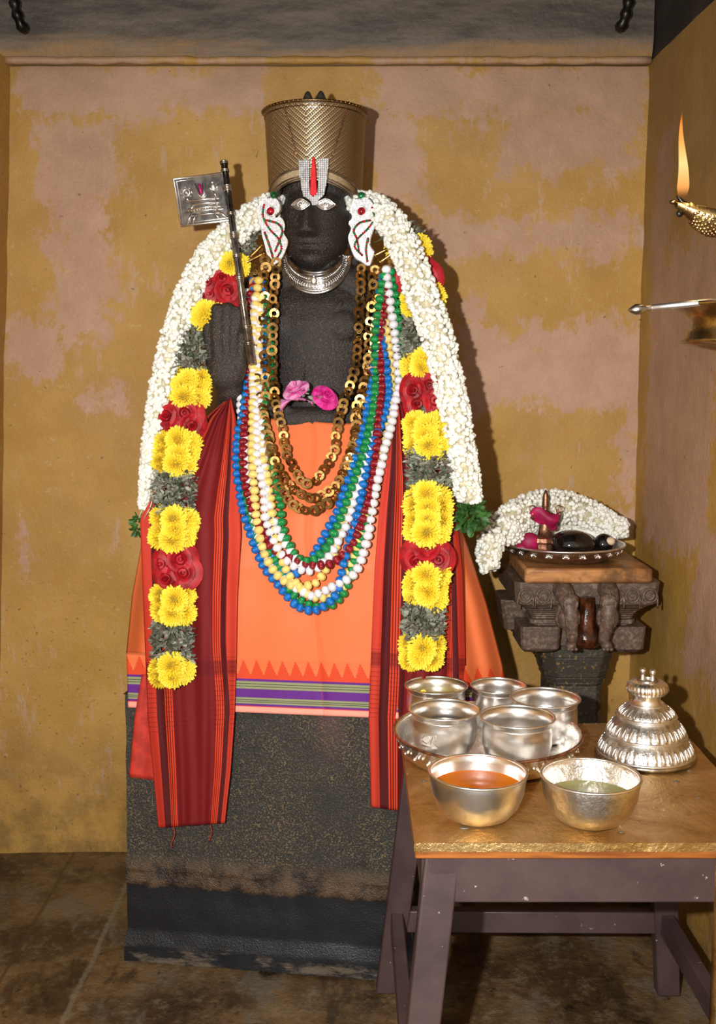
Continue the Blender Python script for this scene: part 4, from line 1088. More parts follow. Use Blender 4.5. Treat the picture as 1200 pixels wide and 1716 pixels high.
for sec, cen, wid, ot in ((secL, cL, wL, offt), (secR, cR, wR, offR)):
    core = [IP(polyval(cen, y), y, polyval(ot, y)) for y in range(372, int(sec[-1][2]) - 14, 12)]
    b = MB(); b.tube(core, .018, 8); b.build('garland_core', M['leaf_dark'], root)
    for kind, y0, y1 in sec:
        ym = (y0 + y1) / 2; hw = polyval(wid, ym)
        if kind == 'y':
            rpx = 24; rows = max(1, round((y1 - y0) / 27))
            for rI in range(rows):
                y = lerp(y0 + 20, y1 - 20, (rI + .5) / rows if rows == 1 else rI / (rows - 1)) if (y1 - y0) > 44 else ym
                x0 = polyval(cen, y)
                for c_, (dx, do) in enumerate(((-.48, .0), (.0, .028), (.48, .004))):
                    if hw < 30 and c_ == 0: continue
                    px = x0 + dx * hw + random.uniform(-3, 3); py = y + random.uniform(-5, 5)
                    p = IP(px, py, polyval(ot, y) + do)
                    d = (IM.to_3x3() @ Vector((dx * 1.3 + random.uniform(-.3, .3), -1, random.uniform(-.35, .35))))
                    put('yellow_chrysanthemum', random.choice(MUMS), root, p, d, random.uniform(.88, 1.08))
        elif kind == 'r':
            n = 4 if (y1 - y0) > 52 else 3
            for k in range(n):
                a = k * 2 * pi / n + .5; px = polyval(cen, ym) + cos(a) * hw * .50; py = ym + sin(a) * (y1 - y0) * .24
                if k == 0 and n == 5: pass
                p = IP(px, py, polyval(ot, ym) + .022)
                d = (IM.to_3x3() @ Vector((cos(a) * .45 + random.uniform(-.3, .3), -1, -sin(a) * .35 + random.uniform(-.2, .4))))
                put('red_rose', random.choice(ROSES), root, p, d, random.uniform(1.15, 1.35))
        else:
            b = MB(); n = int(330 * (y1 - y0) / 60)
            for k in range(n):
                y = random.uniform(y0 + 2, y1 - 2); a = random.uniform(-.2, pi + .2)
                r = hw / 660
                c0 = IP(polyval(cen, y), y, polyval(ot, y)); o = Vector((cos(a), -sin(a) * .8, random.uniform(-.25, .25)))
                p = c0 + o * r * random.uniform(.45, .82); d = (o + Vector((random.gauss(0, .6), random.gauss(0, .6), random.gauss(0, .7)))).normalized()
                leafmesh(b, p, d, random.uniform(.014, .024), random.uniform(.0035, .0055), 0 if random.random() < .7 else 1)
            for k in range(26):
                y = random.uniform(y0, y1); c0 = IP(polyval(cen, y), y, polyval(ot, y) + .02); a = random.uniform(0, pi)
                o = Vector((cos(a), -.3, random.uniform(-.4, .4))); b.tube([c0, c0 + o * hw / 660 * random.uniform(.8, 1.1)], .0010, 4, mi=1)
            b.build('leaf_cluster', [M['leaf_dry'], M['leaf_dark']], root)

# ------------------------------------------------------------------ flowers on the stone forearm
for (px, py, off, sc, key, tilt, lab, nm) in ((494, 650, -.050, .98, 'pink_rose', (-.3, -.6, .8), 'pink rose with pale edges lying upright on the stone forearm', 'pink_rose'),
                                          (547, 664, -.045, .98, 'magenta_rose', (.5, -.6, .5), 'deep magenta rose lying on its side on the stone forearm', 'pink_rose')):
    m = M['pink'] if 'magenta' in key else M['pink']
    r = empty(nm, IP(px, py + 12, off), lab, 'flower', 'pink flowers on the forearm')
    rb = rose(.024); o = put('rose_petals', proto_mesh(rb, 'rose_petals', [simple('rose tone ' + nm + key, lin('c4147a') if 'magenta' in key else lin('d14f9a'), lin('e0459c') if 'magenta' in key else lin('eaa6cf'), 60, .55)]), r, IP(px, py, off), IM.to_3x3() @ Vector(tilt), sc)
    b = MB()
    for k in range(5): leafmesh(b, IP(px + (10 if px < 520 else -14), py + 6, off), Vector((random.uniform(-.5, 1) * (1 if px < 520 else -1), -.5, random.uniform(-.3, .4))), .030, .005)
    b.tube([IP(px + (6 if px < 520 else -8), py + 6, off), IP(px + (24 if px < 520 else -30), py + 10, off)], .0022, 6)
    b.build('green_sepals', M['leaf_dry'], r)
b = MB()
for (x0, x1, ya, yb) in ((470, 500, 692, 664), (480, 512, 672, 668), (500, 524, 668, 680)):
    def g(u, v, x0=x0, x1=x1, ya=ya, yb=yb):
        return IP(lerp(x0, x1, u), lerp(lerp(ya, yb, u), 668 + 4 * u, v) - 5 * sin(pi * u) * (1 - v), -.055 + .02 * sin(pi * v) + .006 * sin(u * 6))
    b.grid(g, 10, 8)
o = thick(b.build('fallen_petals', M['pink_pale']), .001); tag(o, 'pale lilac pink loose petals curled over the stone forearm', 'petals', 'pink flowers on the forearm')

# ------------------------------------------------------------------ stone bracket pillar, capital
zt = 1.005
BL = (880, 957); fD = 2.74
x0 = P(880, 957, fD).x; x1 = P(1095, 949, fD).x; zb_top = P(985, 953, fD).z
root = empty('stone_bracket', Vector(((x0 + x1) / 2, 3.0, 0)), 'carved brown stone capital on a dark speckled pillar at the right of the statue', 'pillar')
cxp = P(968, 1100, 2.93).x
b = MB()
def prism(mb, cx_, cy_, hx, hy, z0, z1, hx1=None, hy1=None, ch=.3, mi=0):
    hx1 = hx if hx1 is None else hx1; hy1 = hy if hy1 is None else hy1
    v = []
    for z, a, c in ((z0, hx, hy), (z1, hx1, hy1)):
        e = min(a, c) * ch
        for (x, y) in ((a, -c + e), (a, c - e), (a - e, c), (-a + e, c), (-a, c - e), (-a, -c + e), (-a + e, -c), (a - e, -c)): v.append((cx_ + x, cy_ + y, z))
    f = [(i, (i + 1) % 8, 8 + (i + 1) % 8, 8 + i) for i in range(8)] + [tuple(range(7, -1, -1)), tuple(range(8, 16))]
    mb.add(v, f, mi)
zc = lambda y, D=2.9: P(968, y, D).z
PY = 3.02
prism(b, cxp, PY, .075, .09, 0, zc(1155), ch=.25); prism(b, cxp, PY, .075, .09, zc(1155), zc(1140), .088, .10, ch=.3)
prism(b, cxp, PY, .088, .10, zc(1140), zc(1105), .100, .11, ch=.35); prism(b, cxp, PY, .100, .11, zc(1105), zc(1060), .105, .115, ch=.3)
for y in (1108, 1128, 1150): prism(b, cxp, PY, polyval([(1108, .101), (1128, .095), (1150, .083)], y), polyval([(1108, .111), (1128, .106), (1150, .097)], y), zc(y) - .003, zc(y) + .003, ch=.33)
o = b.build('pillar_shaft', M['pillar'], root, smooth=False); bevel(o, .004)
b = MB()
cxc = (x0 + x1) / 2 + .005; zC = zb_top - .042
# stepped capital: slab, cornice, hanging brackets
CH = P(1105, 970, 2.80).x - P(850, 970, 2.80).x
h2 = .195
prism(b, cxc, 2.96, h2 - .006, .184, zC - .062, zC, h2, .19, ch=.08)
prev = None
for k in range(8):                                  # hollow moulding under the slab
    a0, a1 = k / 8, (k + 1) / 8; f0 = sin(a0 * pi / 2); f1 = sin(a1 * pi / 2)
    prism(b, cxc, 2.96, h2 - .012 - .045 * f1, .180 - .045 * f1, zC - .062 - .05 * a1, zC - .062 - .05 * a0, h2 - .012 - .045 * f0, .180 - .045 * f0, ch=.08)
prism(b, cxc, 2.96, h2 - .052, .140, zC - .125, zC - .112, ch=.08)
prism(b, cxc, 2.96, h2 - .064, .128, zC - .140, zC - .125, ch=.08)
for s in (-1, 1):
    prism(b, cxc + s * .115, 2.90, .052, .085, zC - .195, zC - .13, .056, .09, ch=.15)
    prism(b, cxc + s * .115, 2.90, .040, .07, zC - .205, zC - .195, .050, .08, ch=.15)
prism(b, cxc - .165, 3.00, .030, .06, zC - .17, zC - .08, .045, .08, ch=.3)
prism(b, cxc, 3.0, .10, .12, zC - .20, zC - .12, ch=.2)
o = b.build('capital', M['carved'], root, smooth=False); bevel(o, .007, 3)
cap_ = o
b = MB(); fy = 2.96 - .19
for s, xs in ((-1, [-.165, -.118, -.075]), (1, [.075, .118, .165])):             # scroll carving in low relief
    for x in xs:
        for rr in (.018, .010): b.torus((cxc + x, fy - .001, zC - .036), rr, .0028, rot=Euler((R(90), 0, 0)).to_matrix(), nu=20, nv=6)
        b.tube([(cxc + x - .02, fy, zC - .036), (cxc + x - .021, fy, zC - .070)], .0026, 6); b.tube([(cxc + x + .02, fy, zC - .036), (cxc + x + .021, fy, zC - .070)], .0026, 6)
for k in range(9):
    for s in (-1, 1): b.tube([(cxc + s * .115 - .04 + k * .01, 2.815, zC - .14), (cxc + s * .115 - .04 + k * .01, 2.817, zC - .19)], .002, 5)
b.build('scroll_carving', M['carved'], cap_)
b = MB()                                                                           # paired lions flanking a wet spout
for s in (-1, 1):
    X0 = cxc - .008 + s * .046
    pts = [Vector((X0 + s * .014, fy + .03, zC - .012)), Vector((X0 + s * .012, fy - .03, zC - .028)), Vector((X0 + s * .004, fy - .055, zC - .060)), Vector((X0 + s * .0, fy - .058, zC - .10)), Vector((X0 - s * .006, fy - .050, zC - .150))]
    b.tube(interp([tuple(p) for p in pts], 20), [lerp(.030, .014, (i / 19)) for i in range(20)], 12)
    b.sph((X0 + s * .004, fy - .052, zC - .040), (.024, .022, .022)); b.sph((X0 + s * .0, fy - .060, zC - .155), (.015, .02, .012))
    for k in range(3): b.torus((X0 + s * .006, fy - .040, zC - .034), .012 + k * .007, .003, rot=Euler((0, R(90), 0)).to_matrix(), nu=20, nv=6)
    b.sph((X0 + s * .022, fy - .022, zC - .085), (.016, .02, .034)); b.sph((X0 + s * .004, fy - .048, zC - .085), (.030, .020, .036)); b.torus((X0 + s * .004, fy - .066, zC - .045), .016, .0045, rot=Euler((R(90), 0, 0)).to_matrix(), nu=20, nv=6); b.torus((X0 + s * .002, fy - .068, zC - .088), .013, .004, rot=Euler((R(90), 0, 0)).to_matrix(), nu=20, nv=6)
    for k in range(3): b.sph((X0 + s * (.0 + (k - 1) * .010), fy - .074, zC - .162), (.0055, .010, .006), nu=8, nv=6)
b.build('lion_pair', M['carved'], root)
b = MB(); b.lathe([(.0, -.032), (.030, -.030), (.040, -.018), (.041, -.004), (.034, .012), (.026, .024), (.020, .05), (.019, .10)], (cxc - .008, fy - .026, zC - .135), 24, flute=lambda j, a: .05 * sin(a * 9))
o = b.build('wet_spout', simple('oily brown stone', lin('2c150a'), lin('5a2e16'), 30, .12, bump=.5), root); tag(o, 'dark oily spout between the lions')
# board
root = None
b = MB(); th = .040
y1b = 3.03
b.box(((x0 + x1) / 2, (fD + y1b) / 2, zb_top - th / 2), (x1 - x0, y1b - fD, th))
o = bevel(b.build('wooden_board', M['board']), .007, 2)
tag(o, 'thick oiled wooden board lying on the carved stone capital', 'board')
# tray
trc = Vector((P(944, 912, 2.90).x, 2.90, zb_top)); TR_ = .166
root = empty('silver_plate', trc, 'round silver plate with flower pattern on its rim, on the wooden board', 'plate')
b = MB(); b.lathe([(0, .003), (.10, .003), (.125, .006), (.150, .024), (TR_, .040), (TR_ + .002, .043), (TR_ - .004, .044), (.148, .030), (.122, .011), (.10, .008), (0, .008)], trc, 64)
b.build('plate_body', M['silver_dull'], root)
b = MB()
for k in range(22):
    a = 2 * pi * k / 22; q_ = Matrix.Rotation(a, 3, 'Z'); c = trc + q_ @ Vector((.1515, 0, .022))
    for j in range(5):
        an = R(-60 + 30 * j); pth = [c, c + q_ @ Vector((.009 * cos(an) * .6 + .003, .011 * sin(an), .011 * cos(an) * .9))]; b.tube(pth, [.0012, .0028], 6)
b.build('rim_flowers', M['silver'], root)
b = MB(); b.torus(trc + Vector((0, 0, .043)), TR_, .0028, nu=64, nv=8); b.build('plate_rim', M['silver'], root)
pz = zb_top + .010
def onp(px, D=2.86): q_ = P(px, 900, D); return Vector((q_.x, D, pz))
b = MB(); c = onp(959, 2.83); b.sph(c + Vector((0, 0, .040)), (.062, .050, .040), nu=36, nv=20); o = b.build('sacred_stone', M['black_stone']); tag(o, 'large glossy black rounded stone in the silver plate', 'stone')
b = MB(); c = onp(1014, 2.86)
b.sph(c + Vector((-.004, 0, .033)), (.028, .026, .033), nu=24, nv=14); o = b.build('sacred_stone', M['black_stone']); tag(o, 'small black stone with cream paste on it at the right in the silver plate', 'stone')
b = MB(); b.sph(c + Vector((.010, -.014, .046)), (.015, .012, .012)); b.build('cream_paste', M['white_spot'], o)
# small bronze figure
c = onp(913, 2.85); c.z += .014; root = empty('bronze_figurine', c, 'small copper coloured deity figure wrapped in magenta cloth standing in the silver plate', 'figurine')
b = MB()
b.lathe([(.036, 0), (.037, .010), (.030, .014), (.030, .026), (.035, .032), (.034, .042), (.026, .046), (0, .046)], c, 8); base = b
b.build('stepped_base', M['copper'], root, smooth=False)
b = MB(); b.lathe([(.020, .044), (.017, .070), (.012, .085), (.018, .100), (.016, .112), (.007, .118), (.0075, .122), (.010, .128), (.0095, .137), (.0085, .140), (.009, .150), (.006, .162), (.002, .172), (0, .173)], c, 20)
for s in (-1, 1): b.tube(interp([tuple(c + Vector((s * .016, 0, .108))), tuple(c + Vector((s * .034, -.006, .094))), tuple(c + Vector((s * .036, -.016, .112)))], 10), .0045, 8); b.torus(c + Vector((s * .036, -.006, .122)), .008, .002, rot=Euler((R(90), 0, 0)).to_matrix(), nu=16, nv=6)
b.build('figure', M['copper'], root)
b = MB()
def g(u, v):
    a = lerp(-2.9, -.2, u) ; r = .024 + .008 * sin(v * 4.5) + .004 * sin(u * 9 + v * 5); return c + Vector((r * cos(a) * 1.3 - .004 + .010 * v, r * sin(a), lerp(.118, .072, v) + .010 * sin(u * 6)))
b.grid(g, 40, 10); b.sph(c + Vector((-.042, -.004, .030)), (.026, .02, .026)); b.sph(c + Vector((-.058, -.002, .014)), (.02, .016, .016))
thick(b.build('magenta_wrap', M['magenta_cloth'], root), .002)
# jasmine heap
hp = [(822, 956, -.20, .022), (818, 925, -.18, .030), (834, 892, -.13, .038), (862, 868, -.07, .046), (895, 852, .0, .046), (935, 850, .05, .048), (975, 860, .07, .046), (1010, 874, .06, .038), (1036, 884, .04, .027), (1052, 888, .03, .016)]
J = interp([(x, y, (2.93 + o) * 1000, r * 1000) for x, y, o, r in hp], 40)
path = [P(p[0], p[1], p[2] / 1000) for p in J]; rads = [p[3] / 1000 for p in J]
root = empty('jasmine_garland', path[0], 'short jasmine garland heaped behind the figurine and trailing off the silver plate', 'flower garland')
garland_buds(root, path, rads, 2300)
J = interp([(x, y, (2.93 + o) * 1000, r * 1000) for x, y, o, r in [(850, 900, -.13, .022), (890, 892, .0, .024), (940, 890, .07, .030), (990, 894, .07, .030), (1030, 898, .03, .018)]], 20)
path2 = [P(p[0], p[1], p[2] / 1000) for p in J]
b = MB()
for k in range(240):
    t = random.random() * 18.9; i = int(t); p = path2[i].lerp(path2[i + 1], t - i); d = Vector((random.gauss(0, 1), random.gauss(0, 1) - .4, random.gauss(0, 1))).normalized()
    b.add(BUD.v, BUD.f, 0, Matrix.Translation(p + d * J[i][3] / 1000 * .8) @ d.to_track_quat('Z', 'Y').to_matrix().to_4x4())
b.tube(path2, [p[3] / 1000 * .7 for p in J], 8)
o = b.build('lower_bud_row', M['jasmine'], root); o['kind'] = 'stuff'

# ------------------------------------------------------------------ table
TZ = .70; TX0, TX1 = .098, .748; TY0, TY1 = 1.772, 2.425
root = empty('brass_topped_table', Vector(((TX0 + TX1) / 2, (TY0 + TY1) / 2, 0)), 'square wooden table painted maroon brown with a worn brass sheet top', 'table')
b = MB(); b.box(((TX0 + TX1) / 2, (TY0 + TY1) / 2, TZ - .016), (TX1 - TX0 - .004, TY1 - TY0 - .004, .030)); bevel(b.build('wooden_top', M['edge_wood'], root), .003)
b = MB()
def tg(u, v):
    x = lerp(TX0, TX1, u); y = lerp(TY0, TY1, v); return Vector((x, y, TZ + .0012 * noise.noise(Vector((x * 14, y * 14, 0)))))
b.grid(tg, 60, 60)
b.grid(lambda u, v: Vector((lerp(TX0, TX1, u), TY0 - .001, TZ - v * .016 - .0015 * noise.noise(Vector((u * 20, 0, 0))) * v)), 60, 3, flip=True)
b.grid(lambda u, v: Vector((TX0 - .001, lerp(TY1, TY0, u), TZ - v * .012)), 40, 3, flip=True)
b.grid(lambda u, v: Vector((TX1 + .001, lerp(TY0, TY1, u), TZ - v * .012)), 40, 3, flip=True)
b.grid(lambda u, v: Vector((lerp(TX1, TX0, u), TY1 + .001, TZ - v * .012)), 40, 3, flip=True)
sheet = b.build('brass_sheet', M['brass_top'], root)
b = MB()
pass
def leg(xt, yt, xb, yb, w=.062, d=.045, name='leg'):
    b = MB(); v = []
    for (x, y, z, k) in ((xb, yb, 0, .9), (xt, yt, TZ - .03, 1)):
        for a, c in ((-1, -1), (1, -1), (1, 1), (-1, 1)): v.append((x + a * w / 2 * k, y + c * d / 2 * k, z))
    b.add(v, [(0, 1, 5, 4), (1, 2, 6, 5), (2, 3, 7, 6), (3, 0, 4, 7), (3, 2, 1, 0), (4, 5, 6, 7)]); bevel(b.build('leg', M['table_paint'], root, smooth=False), .004)
legs = [(.150, 1.812, .078, 1.740), (.700, 1.812, .772, 1.740), (.145, 2.385, .072, 2.475), (.700, 2.385, .765, 2.465)]
for l_ in legs: leg(*l_)
def apron(a, c, h, t, z, name):
    a = Vector(a); c = Vector(c); d = (c - a); L = d.length; ang = math.atan2(d.y, d.x)
    b = MB(); b.box((0, 0, 0), (L, t, h), M=Matrix.Translation((a + c) / 2 + Vector((0, 0, z))) @ Matrix.Rotation(ang, 4, 'Z')); bevel(b.build(name, M['table_paint'], root, smooth=False), .003)
apron((.125, 1.798, 0), (.725, 1.798, 0), .088, .024, TZ - .074, 'apron'); apron((.125, 2.40, 0), (.725, 2.40, 0), .088, .024, TZ - .074, 'apron')
apron((.125, 1.80, 0), (.125, 2.40, 0), .088, .024, TZ - .074, 'apron'); apron((.725, 1.80, 0), (.725, 2.40, 0), .088, .024, TZ - .074, 'apron')
zs = .20
def atz(l_, z): t = z / (TZ - .03); return (lerp(l_[2], l_[0], t), lerp(l_[3], l_[1], t), 0)
apron(atz(legs[2], zs), atz(legs[3], zs), .055, .03, zs, 'stretcher'); apron(atz(legs[0], zs), atz(legs[2], zs), .055, .03, zs, 'stretcher'); apron(atz(legs[1], zs), atz(legs[3], zs), .055, .03, zs, 'stretcher')

# ------------------------------------------------------------------ silver ware on the table
TS = TZ + .0022
tc = PZ(817, 1226, TS + .050); tc.z = TS
root = empty('silver_tray', tc, 'wide shallow silver tray holding the five silver cups', 'tray')
b = MB(); b.lathe([(0, .0), (.165, .0), (.178, .006), (.190, .028), (.199, .052), (.202, .054), (.199, .056), (.192, .050), (.184, .028), (.174, .008), (.162, .005), (0, .005)], tc, 80)
b.build('tray_body', M['silver_hammer'], root)
b = MB(); b.torus(tc + Vector((0, 0, .054)), .2005, .0032, nu=80, nv=8); b.build('rolled_rim', M['copper'], root)
b = MB()
for k in range(90):
    a = 2 * pi * k / 90; b.sph(tc + Vector((.1915 * cos(a), .1915 * sin(a), .030 + .006 * sin(k * 2.1))), (.004, .004, .004), nu=6, nv=4)
b.build('embossed_dots', M['silver_hammer'], root)
cups = [(731, 1149, .073, .088, 'water_yellow', .066, 'silver cup at the back left of the tray with yellow petals in its water'), (835, 1150, .066, .080, 'water', .05, 'silver cup at the back of the tray, half hidden in the middle'),
        (914, 1170, .077, .092, 'water', .055, 'silver cup at the right end of the tray, the one nearest the dome'), (745, 1190, .075, .095, 'water', .074, 'silver cup at the front left of the tray, with an engraved mark'), (867, 1202, .078, .095, 'water', .030, 'silver cup at the front right of the tray with very little water in it')]
for i, (px, py, r, h, wm, wz, lab) in enumerate(cups):
    zb = TS + .0055; c = PZ(px, py, zb + h); c.z = zb
    rt = empty('silver_cup', c, lab, 'cup', 'silver cups on the tray')
    b = MB(); b.lathe([(0, 0), (r * .62, 0), (r * .74, h * .05), (r * .86, h * .2), (r * .93, h * .42), (r * .93, h * .72), (r * .90, h * .86), (r * .96, h * .95), (r, h), (r * 1.005, h + .002), (r * .985, h + .002),
                       (r * .93, h * .95), (r * .87, h * .86), (r * .90, h * .72), (r * .90, h * .42), (r * .82, h * .2), (r * .70, h * .07), (0, h * .06)], c, 64)
    b.build('cup_body', M['silver'], rt)
    b = MB(); b.torus(c + Vector((0, 0, h + .0015)), r * .995, .0022, nu=64, nv=8); b.torus(c + Vector((0, 0, h * .86)), r * .905, .0013, nu=64, nv=6); b.build('rim', M['silver'], rt)
    b = MB(); b.lathe([(r * .885, 0), (r * .5, .0004), (0, .0005)], c + Vector((0, 0, wz)), 48, cap=False); b.build('water', M[wm], rt)
    if i == 0:
        b = MB()
        for k in range(9): leafmesh(b, c + Vector((random.uniform(-.04, .0), random.uniform(-.02, .03), wz + .001)), Vector((random.uniform(-1, 1), random.uniform(-1, 1), .05)), .014, .004)
        b.build('floating_petals', M['yellow'], rt)
    if i == 3:
        b = MB(); q0 = c + Vector((-.035, -r * .865, h * .52)); e = lambda x, z: c + Vector((x, -sqrt(max(1e-6, (r * .935) ** 2 - x * x)), z))
        for pts in (((-.050, .050), (-.044, .058), (-.036, .056), (-.035, .046), (-.042, .040), (-.050, .044)), ((-.034, .040), (-.030, .058), (-.022, .060), (-.024, .048), (-.032, .046), (-.018, .036)), ((-.052, .034), (-.036, .032), (-.020, .033))):
            b.tube([e(*p) for p in pts], .0009, 5)
        b.build('engraved_mark', M['silver_hammer'], rt)
def bowl(px, py, r, h, liquid, wz, lab, spoon=False):
    c = PZ(px, py, TS + h); c.z = TS
    rt = empty('silver_bowl', c, lab, 'bowl', 'silver bowls at the front of the table')
    pr = [(0, 0), (r * .40, 0), (r * .46, .002), (r * .66, h * .12), (r * .84, h * .34), (r * .94, h * .60), (r * .975, h * .85), (r, h), (r * .995, h + .002), (r * .965, h), (r * .94, h * .85), (r * .905, h * .60), (r * .80, h * .36), (r * .60, h * .16), (0, h * .06)]
    b = MB(); b.lathe(pr, c, 72); b.build('bowl_body', M['silver_hammer'] if not spoon else M['silver'], rt)
    b = MB(); b.torus(c + Vector((0, 0, h)), r * .985, .0028, nu=72, nv=8); b.build('rim', M['silver'], rt)
    t = wz / h; rr = r * (.905 + (t - .6) * .14) if t > .6 else r * .86
    b = MB(); b.lathe([(rr, 0), (rr * .5, .0003), (0, .0004)], c + Vector((0, 0, wz)), 56, cap=False); b.build('liquid', M[liquid], rt)
    if spoon:
        b = MB(); s0 = c + Vector((.028, -.050, wz)); b.sph(s0, (.016, .010, .007)); b.tube(interp([tuple(s0), tuple(s0 + Vector((.015, .012, .004))), tuple(s0 + Vector((.022, .03, .0)))], 8), .003, 8)
        o = b.build('small_spoon', M['silver']); tag(o, 'small silver spoon half sunk in the bowl of amber liquid', 'spoon')
bowl(801, 1293, .090, .090, 'honey', .062, 'silver bowl of amber orange liquid at the front left of the brass table top', True)
bowl(990, 1300, .090, .088, 'milkwater', .050, 'silver bowl of cloudy greenish water at the front of the brass table top')
# dome
dc = PZ(1081, 1266, TS); 
root = empty('silver_bell_crown', dc, 'tiered silver dome with petal bands and two small knobs, at the table back', 'ritual dome')
pet = lambda n, amp: (lambda j, a: amp * abs(sin(a * n / 2)) )
b = MB(); b.lathe([(0, 0), (.104, 0), (.107, .004), (.104, .009), (.099, .010)], dc, 80); b.build('foot_ring', M['silver_dull'], root)
def tier(r0, z0, r1, z1, n, name):
    b = MB(); prof = [(lerp(r0, r1, t ** 1.7) * (1.0), lerp(z0, z1, t)) for t in (0, .12, .25, .4, .55, .7, .85, 1)]
    b.lathe([(r0 * .93, z0 - .003)] + prof, dc, n * 8, flute=lambda j, a: .018 * (abs(sin(a * n / 2)) - .5) if 1 <= j <= 6 else 0, cap=False); t = b.build(name, M['silver_old'], root)
    b = MB(); b.torus(dc + Vector((0, 0, z0)), r0 * 1.0, .0030, nu=96, nv=6); b.torus(dc + Vector((0, 0, z1)), r1 + .001, .0026, nu=72, nv=6)
    for k in range(n):
        a = 2 * pi * k / n + pi / n
        for s in (-1, 1):
            pts = []
            for q_ in range(5):
                tt = q_ / 4; aa = a + s * (.9 / n) * (1 - tt) ** .5 * 1.6; zz = lerp(z0 + .006, lerp(z0, z1, .75), tt); rr = lerp(r0, r1, ((zz - z0) / (z1 - z0)) ** 1.7) * 1.012
                pts.append(dc + Vector((rr * cos(aa), rr * sin(aa), zz)))
            b.tube(pts, .0011, 4)
    b.build('petal_edging', M['silver'], t)
tier(.101, .010, .080, .046, 36, 'petal_tier'); tier(.084, .050, .058, .086, 30, 'petal_tier'); tier(.062, .090, .034, .116, 24, 'petal_tier')
b = MB(); b.lathe([(.036, .112), (.030, .120), (.028, .128), (.031, .138)], dc, 40, cap=False); b.build('neck', M['silver'], root)
b = MB(); b.lathe([(.030, .136), (.040, .140), (.044, .148), (.042, .158), (.034, .164), (.020, .166), (0, .166)], dc, 120, flute=lambda j, a: .03 * sin(a * 30 + j * .8) if 1 <= j <= 3 else 0); b.build('fluted_collar', M['silver'], root)
for s in (-1, 1):
    b = MB(); kx = dc + Vector((s * .009, -.006 * s, .165)); b.lathe([(.008, 0), (.005, .004), (.004, .012), (.004, .015), (.007, .018), (.007, .023), (.004, .027), (0, .028)], kx, 14); b.build('knob', M['silver'], root)
b = MB(); b.torus(dc + Vector((0, 0, .167)), .020, .003, nu=30, nv=6); b.build('top_ring', M['silver_dull'], root)
# drips of water on the brass
for k in range(16):
    px = random.uniform(705, 1190); py = random.uniform(1290, 1400); p = PZ(px, py, TZ + .001)
    if 715 < px < 890 and py < 1385 or 900 < px < 1080 and py < 1385: continue
    b = MB(); r = random.uniform(.002, .006); b.sph(p, (r * random.uniform(1, 2), r, .0012), nu=12, nv=6)
    o = b.build('water_drop', M['water']); tag(o, 'small water drop on the worn brass table top', 'water drop', 'water drops on the brass')

# ------------------------------------------------------------------ brass lamp at the right, flame
LD = 1.55; lx = P(1262, 400, LD).x; Pm = lambda x, y: P(x, y, LD)
root = empty('brass_lamp', Vector((lx, LD, 0)), 'tall brass oil lamp at the right edge with one burning beak shaped nozzle', 'oil lamp')
zz = lambda y: P(1200, y, LD).z
b = MB(); b.lathe([(.0, zz(575) - .30), (.010, zz(575) - .30), (.011, zz(575) - .02), (.094, zz(575)), (.096, zz(571)), (.090, zz(567)), (.085, zz(552)), (.083, zz(540)), (.090, zz(525)), (.104, zz(516)), (.108, zz(513)), (.106, zz(509)), (.085, zz(508)), (.02, zz(498)), (.014, zz(470)), (.018, zz(440)), (.014, zz(410)), (.03, zz(403)), (.048, zz(395)), (.052, zz(375)), (.048, zz(352)), (.044, zz(352)), (.03, zz(370)), (0, zz(378))], (lx, LD, 0), 48); b.build('lamp_stem', M['brass'], root)
b = MB(); b.lathe([(.15, 0), (.15, .015), (.12, .03), (.05, .05), (.018, .09), (.014, .2), (.014, zz(575) - .25), (0, zz(575) - .25)], (lx, LD, 0), 40); b.build('lamp_foot', M['brass'], root)
b = MB(); n = 22
npath = [Pm(1132, 343), Pm(1142, 348), Pm(1155, 357), Pm(1172, 368), Pm(1195, 374), Pm(1225, 375)]
npath = interp([tuple(p) for p in npath], n)
rr_ = [lerp(.0060, .0275, min(1, (i / 13)) ** .9) for i in range(n)]
v = []; f = []; sg = 20
for i, p in enumerate(npath):
    for k in range(sg):
        a = pi + pi * k / (sg - 1)            # open trough: lower half, lips turned in
        yy = cos(a) * rr_[i] * .8; z_ = sin(a) * rr_[i] * .95 + .35 * rr_[i] + (.006 if k in (0, sg - 1) and i > 4 else 0)
        v.append(p + Vector((0, yy, z_)))
for i in range(n - 1):
    for k in range(sg - 1): f.append((i * sg + k, i * sg + k + 1, (i + 1) * sg + k + 1, (i + 1) * sg + k))
f.append(tuple(k for k in range(sg)))
b.add(v, f); thick(b.build('nozzle', M['brass'], root), .003)
b = MB()
for i in range(7, n - 1):
    for k in range(9):
        a = R(190 + k * 20 + (i % 2) * 10); r = rr_[i]; b.sph(npath[i] + Vector((0, cos(a) * r * .82, sin(a) * r * .97 + .35 * r)), (.0034, .0034, .0030), nu=6, nv=4)
b.build('scale_pattern', M['brass'], root)
b = MB(); b.tube([Pm(1130, 336) + Vector((0, .006, 0)), Pm(1165, 345) + Vector((0, .012, 0)), Pm(1200, 348) + Vector((0, .018, 0))], .0025, 8); b.tube([Pm(1126, 338), Pm(1150, 345) + Vector((0, -.01, 0)), Pm(1178, 350) + Vector((0, -.02, 0))], .0022, 8); b.sph(Pm(1128, 339), (.006, .006, .0035)); b.build('nozzle_lip', M['brass'], root)
b = MB(); b.tube(interp([tuple(Pm(1160, 350)), tuple(Pm(1145, 340)), tuple(Pm(1139, 333)), tuple(Pm(1134, 328))], 8), [.003, .004, .0045, .004, .0035, .003, .0025, .001], 8); b.sph(Pm(1139, 358), (.005, .004, .005)); b.build('wick', M['iron'], root)
